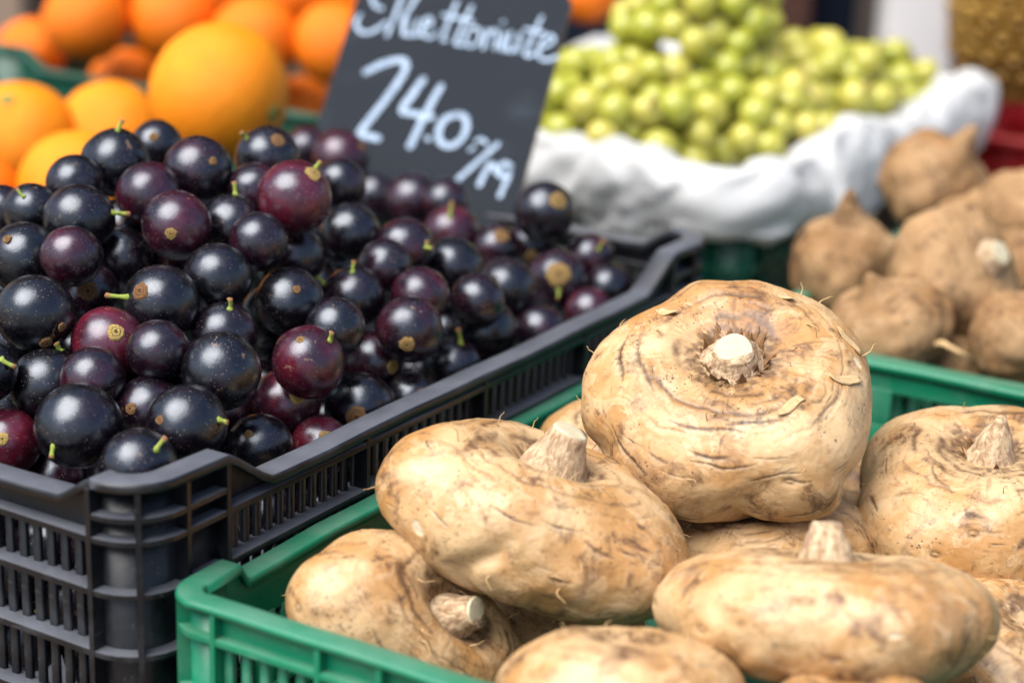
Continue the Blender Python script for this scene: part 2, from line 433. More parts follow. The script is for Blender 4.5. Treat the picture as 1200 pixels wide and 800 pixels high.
# ------------------------------------------------------------------ plastic crates
def side_M(k, Wd, L):
    org = ((0, 0), (Wd, 0), (Wd, L), (0, L))[k]
    return Matrix.Translation((org[0], org[1], 0)) @ Matrix.Rotation(k * math.pi / 2, 4, 'Z')
def crate(F, x, y, Wd, L, H, mat, label, group=None, rc=.016, w=.010, lip=.004, ins=.0055, drop=(.011,) * 4, c1=(.031, .042, .031, .042),
          c2=(.047, .075, .047, .075), cl=(.031, .042), fins=(.016, .026, .049, .076, .105, .135), bars=(.026, .049, .076, .105, .135),
          band=(.026,) * 4, pitch=.009, slat_w=.0035, handle=None, cat='crate', corner_ribs=True, name='plastic_crate', braces=False, extra_rib=0):
    root = empty(name, F @ Matrix.Translation((x, y, 0)))
    tag(root, label, cat, group)
    lens = (Wd, L, Wd, L)
    def hh(k, s):
        if drop[k] == 0: return 0.0
        d = min(s, lens[k] - s)
        t = min(1, max(0, (d - c1[k]) / (c2[k] - c1[k]))); t = t * t * (3 - 2 * t) * .35 + t * .65
        return -drop[k] * t
    # rim: one swept profile all the way round
    P = []
    for k in range(4):
        M = side_M(k, Wd, L)
        ss = sorted(set([rc] + [lens[k] - rc] + [c1[k] + (c2[k] - c1[k]) * t for t in (0, .1, .25, .5, .75, .9, 1)] + [lens[k] - c1[k] - (c2[k] - c1[k]) * t for t in (0, .1, .25, .5, .75, .9, 1)] +
                        [rc + (lens[k] - 2 * rc) * t / 14 for t in range(15)]))
        for s in ss:
            if s < rc - 1e-6 or s > lens[k] - rc + 1e-6: continue
            wob = .0007 * math.sin(s * 31 + k * 2) + .0005 * math.sin(s * 77 + k)
            p = M @ Vector((s, 0, 0)); n = M.to_3x3() @ Vector((0, 1, 0)); P.append((p + n * wob, n, hh(k, s)))
        for i in range(1, 8):                               # corner arc to the next side
            a = i / 8 * math.pi / 2
            p = M @ Vector((lens[k] - rc + rc * math.sin(a), rc - rc * math.cos(a), 0))
            n = M.to_3x3() @ Vector((-math.sin(a), math.cos(a), 0)); P.append((p, n, 0.0))
    b = .0014
    prof = [(0, -lip), (0, -b), (b * .3, -b * .3), (b, 0), (w - b, 0), (w - b * .3, -b * .3), (w, -b), (w, -lip * 1.5), (w - .002, -lip * 1.5), (w - .002, -.0028), (.0022, -.0028), (.0022, -lip)]
    v = []
    for (p, n, h) in P:
        for (q, z) in prof: v.append((p.x + n.x * q, p.y + n.y * q, H + h + z))
    m = len(prof); f = []
    for i in range(len(P)):
        i2 = (i + 1) % len(P)
        for j in range(m): f.append((i * m + j, i2 * m + j, i2 * m + (j + 1) % m, i * m + (j + 1) % m))
    rim = mesh('rim', v, f, mat); link('rim', rim, root)
    # corner panels with fins and upright ribs
    ce = (cl[0], cl[1])
    def corner_path(n_in, ex, ey):
        r = max(.002, rc - n_in); c = (rc, rc); pts = []
        pts.append((n_in, ey)); pts.append((n_in, rc))
        for i in range(1, 8):
            a = i / 8 * math.pi / 2; pts.append((rc - r * math.cos(a), rc - r * math.sin(a)))
        pts.append((rc, n_in)); pts.append((ex, n_in))
        return pts
    def corner_sweep(n0, n1, z0, z1, ex, ey):
        a = corner_path(n0, ex, ey); c = corner_path(n1, ex, ey); v = []
        for p, q in zip(a, c): v += [(p[0], p[1], z0), (p[0], p[1], z1), (q[0], q[1], z1), (q[0], q[1], z0)]
        f = []
        for i in range(len(a) - 1):
            for j in range(4): f.append((i * 4 + j, i * 4 + (j + 1) % 4, i * 4 + 4 + (j + 1) % 4, i * 4 + 4 + j))
        f.append((0, 3, 2, 1)); e = (len(a) - 1) * 4; f.append((e, e + 1, e + 2, e + 3))
        return v, f
    cm = {}
    for k in range(4):
        ex, ey = (ce if k % 2 == 0 else ce[::-1])
        key = k % 2
        if key not in cm:
            vv, ff = corner_sweep(ins, ins + .0025, .002, H - .003, ex, ey)
            fn = []
            for z in fins:
                v2, f2 = corner_sweep(.0008, ins + .0004, H - z - .0011, H - z + .0011, ex, ey)
                fn.append(mesh('fin', v2, f2, mat, False))
            rb = []
            i_n = ins + .0002
            rb.append(mesh('rib', *box_vf(ex - .0012, ex + .0012, .0006, i_n, .003, H - lip - .0003), mat, False))
            rb.append(mesh('rib', *box_vf(.0006, i_n, ey - .0012, ey + .0012, .003, H - lip - .0003), mat, False))
            if extra_rib:
                rb.append(mesh('rib', *box_vf(*((.0006, i_n, extra_rib - .001, extra_rib + .001) if ey > ex else (extra_rib - .001, extra_rib + .001, .0006, i_n)), .003, H - lip - .0003), mat, False))
            q = rc - rc * math.cos(math.pi / 4)
            v2, f2 = box_vf(-.0012, .0012, .0004, ins + .0004, .003, H - lip - .0003)
            R = Matrix.Translation((q, q, 0)) @ Matrix.Rotation(-math.pi / 4, 4, 'Z')
            rb.append(mesh('rib', [R @ Vector(p) for p in v2], f2, mat, False))
            cm[key] = (mesh('corner_panel', vv, ff, mat), fn, rb)
        c = link('corner_panel', cm[key][0], root, side_M(k, Wd, L))
        for z_ in cm[key][1]: link('fin', z_, c)
        for z_ in cm[key][2]: link('rib', z_, c)
    # sides
    z_low = .012
    slat_cache = {}
    for k in range(4):
        M = side_M(k, Wd, L); e0 = ce[0] if k % 2 == 0 else ce[1]; Ls = lens[k]
        ss = sorted(set([e0, Ls - e0] + [c1[k] + (c2[k] - c1[k]) * t for t in (0, .25, .5, .75, 1) if e0 < c1[k] + (c2[k] - c1[k]) * t] + [Ls - c1[k] - (c2[k] - c1[k]) * t for t in (0, .25, .5, .75, 1) if e0 < c1[k] + (c2[k] - c1[k]) * t]))
        hd = handle if (handle and k == handle[0]) else None
        bz = hd[3] if hd else band[k]
        v = []; f = []
        for s in ss:
            h = hh(k, s)
            v += [(s, ins, H - bz - .001), (s, ins, H + h - .0035), (s, ins + .0025, H + h - .0035), (s, ins + .0025, H - bz - .001)]
        for i in range(len(ss) - 1):
            for j in range(4): f.append((i * 4 + j, i * 4 + (j + 1) % 4, i * 4 + 4 + (j + 1) % 4, i * 4 + 4 + j))
        link('side_panel', mesh('side_panel', v, f, mat, False), root, M)
        ztop = H - bz
        if hd:
            _, s0, s1, za, zb, zc = hd
            for (a, b2) in ((e0, s0), (s1, Ls - e0)):
                link('handle_cheek', bevel_box('handle_cheek', (a, b2, ins - .0002, ins + .0027, H - zb, H - za), mat, .0005), root, M)
            link('handle_sill', bevel_box('handle_sill', (e0, Ls - e0, ins - .0006, ins + .0031, H - zc, H - zb), mat, .0005), root, M)
            ztop = H - zc
        bl = [z for z in bars if H - z <= ztop + .0005]
        for z in bl:
            link('bar', bevel_box('bar', (e0, Ls - e0, .0008, ins + .0036, H - z - .0015, H - z + .0015), mat, .0004), root, M)
        link('bottom_bar', bevel_box('bottom_bar', (e0, Ls - e0, .0012, ins + .0036, .001, z_low), mat, .0006), root, M)
        n = int((Ls - 2 * e0 - .004) / pitch)
        off = (Ls - 2 * e0 - n * pitch) / 2
        key = round(ztop, 4)
        if key not in slat_cache:
            slat_cache[key] = bevel_box('slat', (-slat_w / 2, slat_w / 2, ins + .0003, ins + .0030, z_low - .001, ztop), mat, .0006, 1)
        for i in range(n + 1):
            link('slat', slat_cache[key], root, M @ Matrix.Translation((e0 + off + i * pitch, 0, 0)))
        for s in (e0 + (Ls - 2 * e0) * t for t in ((.25, .5, .75) if Ls > .36 else (.33, .67))):
            link('rib', mesh('rib', *box_vf(s - .0012, s + .0012, .0007, ins + .0002, z_low, H + hh(k, s) - lip - .0004), mat, False), root, M)
        if braces and k == 0:
            for s in (.077, .105):
                link('rib', mesh('rib', *box_vf(s - .0012, s + .0012, .0007, ins + .0002, z_low, H - lip - .0004), mat, False), root, M)
            link('brace', mesh('brace', [(.078, .001, H - .0275), (.104, .001, H - .0165), (.104, .001, H - .014), (.078, .001, H - .025), (.078, ins, H - .0275), (.104, ins, H - .0165), (.104, ins, H - .014), (.078, ins, H - .025)],
                               [(0, 1, 2, 3), (7, 6, 5, 4), (0, 4, 5, 1), (1, 5, 6, 2), (2, 6, 7, 3), (3, 7, 4, 0)], mat, False), root, M)
    link('base', bevel_box('base', (ins + .001, Wd - ins - .001, ins + .001, L - ins - .001, .0015, .005), mat, .0008), root)
    return root

HB = Z_RIM - TABLE_Z
HG = HB - .042
crate(FB, -.30, -.011, .30, .501, HB, M_BLACK, 'dusty black slatted plastic crate heaped with dark round grapes', rc=.026, w=.0135, ins=.0075, pitch=.0078, slat_w=.0042, drop=(.011, .0185, .011, .0185), cl=(.028, .055), c1=(.027, .054, .027, .054), c2=(.045, .084, .045, .084), extra_rib=.030)
crate(FG, 0, 0, .36, .455, HG, M_GREEN, 'bright green plastic crate in front, holding the pale cream yam beans', 'green crates of yam beans', w=.0115, lip=.003, rc=.018,
      drop=(0, .008, 0, .008), c1=(.04, .04, .04, .04), c2=(.05, .0455, .05, .0455), cl=(.027, .034), fins=(.0145, .040, .066, .092, .118), bars=(.0145, .040, .066, .092, .118),
      band=(.0145, .03, .03, .03), pitch=.0088, slat_w=.0042, handle=(2, .36 - .245, .36 - .139, .015, .036, .050), braces=True)
crate(FG, .02, .466, .36, .415, HG - .006, M_GREEN, 'green plastic crate behind, filled with brown earthy yam beans', 'green crates of yam beans', w=.0115, lip=.003, rc=.018,
      drop=(0, .008, 0, .008), c1=(.04,) * 4, c2=(.05, .0455, .05, .0455), cl=(.027, .034), fins=(.0145, .040, .066, .092), bars=(.0145, .040, .066, .092, .118), band=(.0145, .03, .03, .03), pitch=.0088, slat_w=.0042)
crate(FB, -.405, .695, .328, .45, HB - .030, M_DKGREEN, 'dark green lattice crate under the white liner of green grapes', None, w=.012, drop=(0,) * 4, rc=.02,
      fins=(.03, .058, .085, .11), bars=(.03, .058, .085, .11), band=(.012,) * 4, pitch=.021, slat_w=.006, cl=(.034, .034), c1=(.04,) * 4, c2=(.05,) * 4)
crate(FB, -.735, .15, .42, .47, HB + .010, M_DKGREEN, 'dark green crate with raised corners behind the grapes, holding the near oranges', 'dark green crates of oranges', w=.010,
      drop=(.014,) * 4, c1=(.05,) * 4, c2=(.074,) * 4, cl=(.05, .05), fins=(.016, .04, .07, .1), bars=(.04, .07, .1), band=(.036,) * 4, pitch=.012, slat_w=.005)
crate(FB, -.80, .635, .41, .40, HB - .028, M_DKGREEN, 'dark green crate farthest back, holding the deep orange fruit', 'dark green crates of oranges', w=.010,
      drop=(0,) * 4, cl=(.04, .04), c1=(.06,) * 4, c2=(.082,) * 4, fins=(.02, .05, .08), bars=(.036, .07, .1), band=(.036,) * 4, pitch=.012, slat_w=.005)

# ------------------------------------------------------------------ price board with chalk writing
zl = 0
p_br = at(597, 270, 1.258); d_tr = 1.315
p_tr = at(673, -6, d_tr)
up = p_tr - p_br
# left edge: the depth that makes the board rectangular
best = None
for dl in np.linspace(1.15, 1.45, 601):
    q = at(343, 236, dl) - p_br
    c = abs(q @ up) / (np.linalg.norm(q) * np.linalg.norm(up))
    if best is None or c < best[0]: best = (c, dl, q)
side = best[2]; ux = -side / np.linalg.norm(side); uy = up - (up @ ux) * ux; uy /= np.linalg.norm(uy); un = np.cross(ux, uy)
BW, BH = float(np.linalg.norm(side)), float(np.linalg.norm(up)) * 1.0
b_org = p_br + side                                           # lower left corner
MB = Matrix(((ux[0], uy[0], un[0], b_org[0]), (ux[1], uy[1], un[1], b_org[1]), (ux[2], uy[2], un[2], b_org[2]), (0, 0, 0, 1)))
board = empty('price_board', MB)
tag(board, 'slate grey price board with white chalk writing standing behind the dark grapes', 'price sign')
BH2 = BH
def rounded_plate(name, w, h, r, z0, z1, mat, mat_edge):
    pts = []
    for (cx, cy, a0) in ((r, r, 180), (w - r, r, 270), (w - r, h - r, 0), (r, h - r, 90)):
        for i in range(7):
            a = rad(a0 + 15 * i); pts.append((cx + r * math.cos(a), cy + r * math.sin(a)))
    n = len(pts); v = [(x, y, z1) for x, y in pts] + [(x, y, z0) for x, y in pts]
    f = [tuple(range(n)), tuple(range(2 * n - 1, n - 1, -1))] + [(i, n + i, n + (i + 1) % n, (i + 1) % n) for i in range(n)]
    me = mesh(name, v, f, mat, False); me.materials.append(mat_edge)
    for p in me.polygons[2:]: p.material_index = 1
    return me
link('panel', rounded_plate('panel', BW, BH2, .009, -.0035, 0, M_SLATE, M_WOODEDGE), board)
MBi = MB.inverted()
def on_board(u, v):
    k = ray(u, v); t = ((b_org - CAM) @ un) / (k @ un); p = MBi @ V(CAM + t * k)
    return np.array([p.x, p.y])
def smooth_poly(pts, n=6):
    if len(pts) < 3: return [np.array(pts[0]) + (np.array(pts[-1]) - np.array(pts[0])) * i / 8 for i in range(9)]
    P = [np.array(p, float) for p in pts]; P = [2 * P[0] - P[1]] + P + [2 * P[-1] - P[-2]]; out = []
    for i in range(1, len(P) - 2):
        for k in range(n):
            t = k / n
            out.append(.5 * (2 * P[i] + (P[i + 1] - P[i - 1]) * t + (2 * P[i - 1] - 5 * P[i] + 4 * P[i + 1] - P[i + 2]) * t * t + (3 * P[i] - P[i - 1] - 3 * P[i + 1] + P[i + 2]) * t ** 3))
    out.append(P[-2]); return out
_lay = [0]
def chalk(name, strokes, wpx):
    """one chalk mark: flat ribbons with round ends lying just above the slate"""
    v = []; f = []; wd = wpx * (1.10 if wpx > 7.3 else .95) / 2400 / 2
    rng = random.Random(len(strokes) * 7 + int(wpx * 10) + _lay[0])
    for st in strokes:
        _lay[0] += 1; z = .00025 + .00006 * (_lay[0] % 9)
        pts = [on_board(*p) for p in smooth_poly(st)]
        n = len(pts); base = len(v)
        L = []; Rr = []
        for i, p in enumerate(pts):
            t = pts[min(i + 1, n - 1)] - pts[max(i - 1, 0)]; t = t / (np.linalg.norm(t) + 1e-12); q = np.array([-t[1], t[0]])
            ww = wd * (1 + rng.uniform(-.10, .10)); L.append(p + q * ww); Rr.append(p - q * ww)
        t0 = pts[0] - pts[1]; t0 /= np.linalg.norm(t0); t1 = pts[-1] - pts[-2]; t1 /= np.linalg.norm(t1)
        def cap(p, t): 
            q = np.array([-t[1], t[0]]); return [p + wd * (math.sin(a) * q + math.cos(a) * t) for a in np.linspace(-1.35, 1.35, 6)]
        for a, b2 in zip(L, Rr): v += [(a[0], a[1], z), (b2[0], b2[1], z)]
        for i in range(n - 1): f.append((base + 2 * i, base + 2 * i + 1, base + 2 * i + 3, base + 2 * i + 2))
        for (i, p, t) in ((0, pts[0], t0), (n - 1, pts[-1], t1)):
            cc = cap(p, t); b3 = len(v); v += [(c[0], c[1], z) for c in cc]
            if i == 0: f.append(tuple([base, *range(b3 + 5, b3 - 1, -1), base + 1][::1]))
            else: f.append(tuple([base + 2 * i + 1, *range(b3, b3 + 6), base + 2 * i]))
    me = mesh(name, v, f, M_CHALK, False)
    bm = bmesh.new(); bm.from_mesh(me); bmesh.ops.recalc_face_normals(bm, faces=bm.faces); 
    for fc in bm.faces:
        if fc.normal.z < 0: fc.normal_flip()
    bm.to_mesh(me); bm.free()
    return link(name, me, board)
def nl(*p): return list(p)
TX = 7.2
chalk('chalk_letter', [nl((441, -14), (436.5, -5), (438.5, 6), (447, 10.5)), nl((422, 18.5), (417, 27), (422, 37), (432, 39), (444, 33), (453, 27))], TX)
chalk('chalk_letter', [nl((474, -10), (463, 19), (453.7, 42)), nl((492, -8), (479, 13), (473, 24), (474, 38)), nl((476, 22), (473, 40), (484, 42))], TX)
chalk('chalk_letter', [nl((490, 24), (486, 36), (489, 42), (496, 38), (499, 28))], TX - 1.5)
chalk('chalk_letter', [nl((496, 33), (505, 29), (505, 22), (498, 24), (495, 34), (497, 42), (505, 45), (512, 38))], TX - 1.5)
chalk('chalk_letter', [nl((536, 3), (527, 24), (519, 46), (523, 48)), nl((519, 18), (536, 21))], TX - .5)
chalk('chalk_letter', [nl((553, 8), (541, 33), (534, 50), (541, 53)), nl((536, 22), (553, 25))], TX - .5)
chalk('chalk_letter', [nl((562, 35), (553, 33), (546, 43), (547, 53), (555, 54), (563, 46), (562, 36))], TX - 1)
chalk('chalk_letter', [nl((572, 36), (566.5, 57)), nl((569, 46), (577, 37), (583, 39), (580.5, 58))], TX - 1)
chalk('chalk_letter', [nl((592, 40), (588, 57), (592, 60)), nl((589.5, 26.5), (590.6, 27.5))], TX - 1)
chalk('chalk_letter', [nl((599, 39), (594, 56), (599, 61), (606, 55), (610, 41)), nl((610, 41), (606, 61))], TX - 1)
chalk('chalk_letter', [nl((635, 21), (624, 43), (616, 62), (619, 66), (626, 64)), nl((616, 34.5), (637, 39.5))], TX - .5)
chalk('chalk_letter', [nl((633, 56), (644, 53), (649.5, 46), (644, 42), (636, 48), (631, 60), (634, 69), (643, 71), (653, 66.5))], TX - .5)
chalk('chalk_digit', [nl((429, 85), (447, 76), (466, 71), (475, 73.5), (475, 82), (468, 95), (448.7, 121.6), (430, 145), (421, 157)), nl((421, 158), (431, 160), (443, 163))], 10.2)
chalk('chalk_digit', [nl((496, 94), (484, 111), (471.5, 130), (486, 134), (505.6, 138)), nl((517, 102), (504, 125), (495, 142), (481, 172))], 10.0)
chalk('chalk_dot', [nl((501, 163), (502.5, 163.6))], 8)
chalk('chalk_digit', [nl((536, 134.5), (545, 138), (547, 148), (543, 160), (534, 169), (523, 171), (515, 164), (515, 150), (523, 139), (536, 134.5))], 9.6)
chalk('chalk_symbol', [nl((551, 176), (555, 173.5)), nl((558, 165.5), (564, 163.5), (570, 168))], 6.5)
chalk('chalk_symbol', [nl((583.5, 169), (560, 190), (537.6, 209.6))], 7.4)
chalk('chalk_digit', [nl((574, 193), (568, 204), (562, 217)), nl((571, 198), (577, 192), (580, 199), (584, 204))], 7.6)
chalk('chalk_digit', [nl((599, 196), (592, 191.5), (585, 198), (587, 206.5), (596, 203), (599, 195), (594, 212), (586, 230))], 7.4)

# ------------------------------------------------------------------ dark grapes
def unit_sphere(name, mat, nu=40, nv=24, seed=0, amp=.012, squash=1.0):
    v = [(0, 0, -1)]
    for j in range(1, nv):
        ph = -math.pi / 2 + math.pi * j / nv
        for i in range(nu):
            th = 2 * math.pi * i / nu; v.append((math.cos(ph) * math.cos(th), math.cos(ph) * math.sin(th), math.sin(ph)))
    v.append((0, 0, 1)); v = np.array(v)
    r = 1 + amp * fbm(v * 1.3 + seed * 9.1, seed, 3)
    v = v * r[:, None]; v[:, 2] *= squash
    f = [(0, 1 + (i + 1) % nu, 1 + i) for i in range(nu)] + grid_faces(nu, nv - 1, True, 1)
    t = len(v) - 1; b = 1 + (nv - 2) * nu
    f += [(t, b + i, b + (i + 1) % nu) for i in range(nu)]
    return mesh(name, v, f, mat)
GRAPE_ME = [unit_sphere('grape', M_GRAPE, 44, 26, k, .018, (.985, .96, 1.0, 1.02)[k]) for k in range(4)]
def scar_mesh(alpha, seed):
    rg = np.random.default_rng(seed); nu = 26; v = [(0, 0, 1.020)]; ring = [1.0]
    jag = 1.08 + .07 * np.sin(np.arange(nu) * 2 * math.pi / nu * 3 + seed) + .06 * np.sin(np.arange(nu) * 2 * math.pi / nu * 7 + seed * 2) + rg.normal(0, .05, nu)
    for k, (fr, zz, rr) in enumerate(((.16, 1.024, 1), (.24, 1.042, .1), (.40, 1.036, .2), (.50, 1.022, .9), (.62, 1.032, .15), (.85, 1.026, .3), (1.0, .985, .7))):
        for i in range(nu):
            a = alpha * fr * (1 + (jag[i] - 1) * fr); th = 2 * math.pi * i / nu
            h = zz + rg.normal(0, .003)
            v.append((h * math.sin(a) * math.cos(th), h * math.sin(a) * math.sin(th), h * math.cos(a))); ring.append(rr)
    f = [(0, 1 + i, 1 + (i + 1) % nu) for i in range(nu)] + grid_faces(nu, 7, True, 1)
    me = mesh('scar', v, f, M_SCAR)
    at_ = me.attributes.new('ring', 'FLOAT', 'POINT'); at_.data.foreach_set('value', ring)
    return me
SCAR_ME = {}
def get_scar(alpha):
    k = min((.12, .17, .23, .31, .40), key=lambda a: abs(a - alpha))
    if k not in SCAR_ME: SCAR_ME[k] = scar_mesh(k, int(k * 100))
    return SCAR_ME[k]
STEM_ME = []
for k in range(4):
    rg = random.Random(k + 3); bx, by = rg.uniform(-.10, .10), rg.uniform(-.10, .10)
    pts = [(0, 0, -.06), (0, 0, .06), (bx * .5, by * .5, .2), (bx * 1.2, by * 1.2, .36), (bx * 2.0, by * 2.0, .50), (bx * 2.2, by * 2.2, .53)]
    STEM_ME.append(tube_mesh('stem', pts, (.17, .10, .078, .085, .115, .05), M_STEM, 10))

GRAPES = np.array([[int(q) for q in r.split(',')] for r in """
-2004,9946,2629,174;-1889,10470,2598,142;-1574,9826,2634,172;-1280,10203,2617,165;-1771,9582,2564,160;-1071,9595,2574,181;-1088,12230,2164,177;-2152,9688,2582,142;
-2057,9322,2501,169;-2319,9502,2480,142;-2512,9677,2421,140;-1598,9331,2484,165;-1372,9573,2426,157;-933,10469,2431,142;-855,10197,2242,158;-872,12154,1946,156;
-626,11981,1974,175;-2276,9124,2358,170;-1883,9457,2275,152;-2001,9213,2171,149;-1379,9144,2292,163;-1086,9710,2247,155;-568,10156,2188,154;-373,11522,1904,164;
-327,10349,2031,166;-2122,8675,2237,178;-1602,8899,2235,175;-1802,8681,2099,168;-1324,8937,2077,157;-1061,9274,2146,166;-787,9651,2067,155;-828,9103,2078,142;
-2046,8532,1952,166;-1552,8524,2131,142;-1265,8466,2066,175;-923,8832,1997,167;-687,9572,1762,156;-499,9448,1975,165;-465,9726,2061,148;-147,10139,1764,173;
-42,10567,1870,165;-107,11368,1865,142;94,11575,1844,145;161,11390,2084,176;240,11102,1771,173;429,11373,1834,142;538,11147,1719,142;144,10455,1670,142;
-295,9887,1630,161;-485,9429,1619,142;-708,9118,1680,170;-1044,8982,1740,163;-862,8811,1602,142;-1124,8610,1656,161;-1580,8416,1892,153;-1374,8179,1920,175;
-1818,8100,1926,184;-2200,8353,1738,164;-2022,8485,1526,152;-1529,7907,1819,170;-2279,8385,2054,142;-1295,9811,2543,142;-1314,12435,2162,148;-424,11783,2023,142;
-2021,8981,2417,142;424,10908,1645,142;-1213,9340,2417,142;-1454,8700,1974,142;-654,9890,2158,142;-183,9941,1980,142;-1812,8388,2036,142;-1932,9722,2352,148;
-1662,9659,2266,164;-990,10454,2148,149;-1163,9930,2083,150;-2258,8890,2037,163;-1020,10161,1944,150;-1184,9595,1968,159;-2009,9023,1915,151;-937,10654,1837,162;
-1716,8748,1818,156;-1214,9843,1790,168;-2315,8918,1722,152;-1344,8947,1711,154;-363,10342,1676,153;-1452,8609,1675,168;-1139,9566,1639,153;-1464,8166,1624,158;
-1183,9242,1702,151;-1725,8540,1524,168;198,10724,1518,150;-875,9333,1513,161;506,11268,1475,149;-151,10301,1474,149;-488,10156,1482,149;-1288,8801,1433,167;
-1048,9032,1426,163;-1744,8096,1422,157;-1405,8443,1419,154;261,11026,1434,150;-2275,8400,1380,161;85,10466,1388,152;-1075,8598,1340,153;-221,10040,1303,165;
-643,9250,1328,150;-2014,8250,1298,153;-866,8885,1234,160;-934,9295,1219,156;-59,10300,1196,156;-1203,8986,1166,157;-383,10220,1101,163;-1669,8069,1108,162;
-2161,8461,1090,154;-1901,8259,1041,149;-2299,8574,833,161;-1715,8061,819,149;-2108,8310,823,151;-1831,8342,763,155""".replace('\n', '').split(';')]) / 1e4
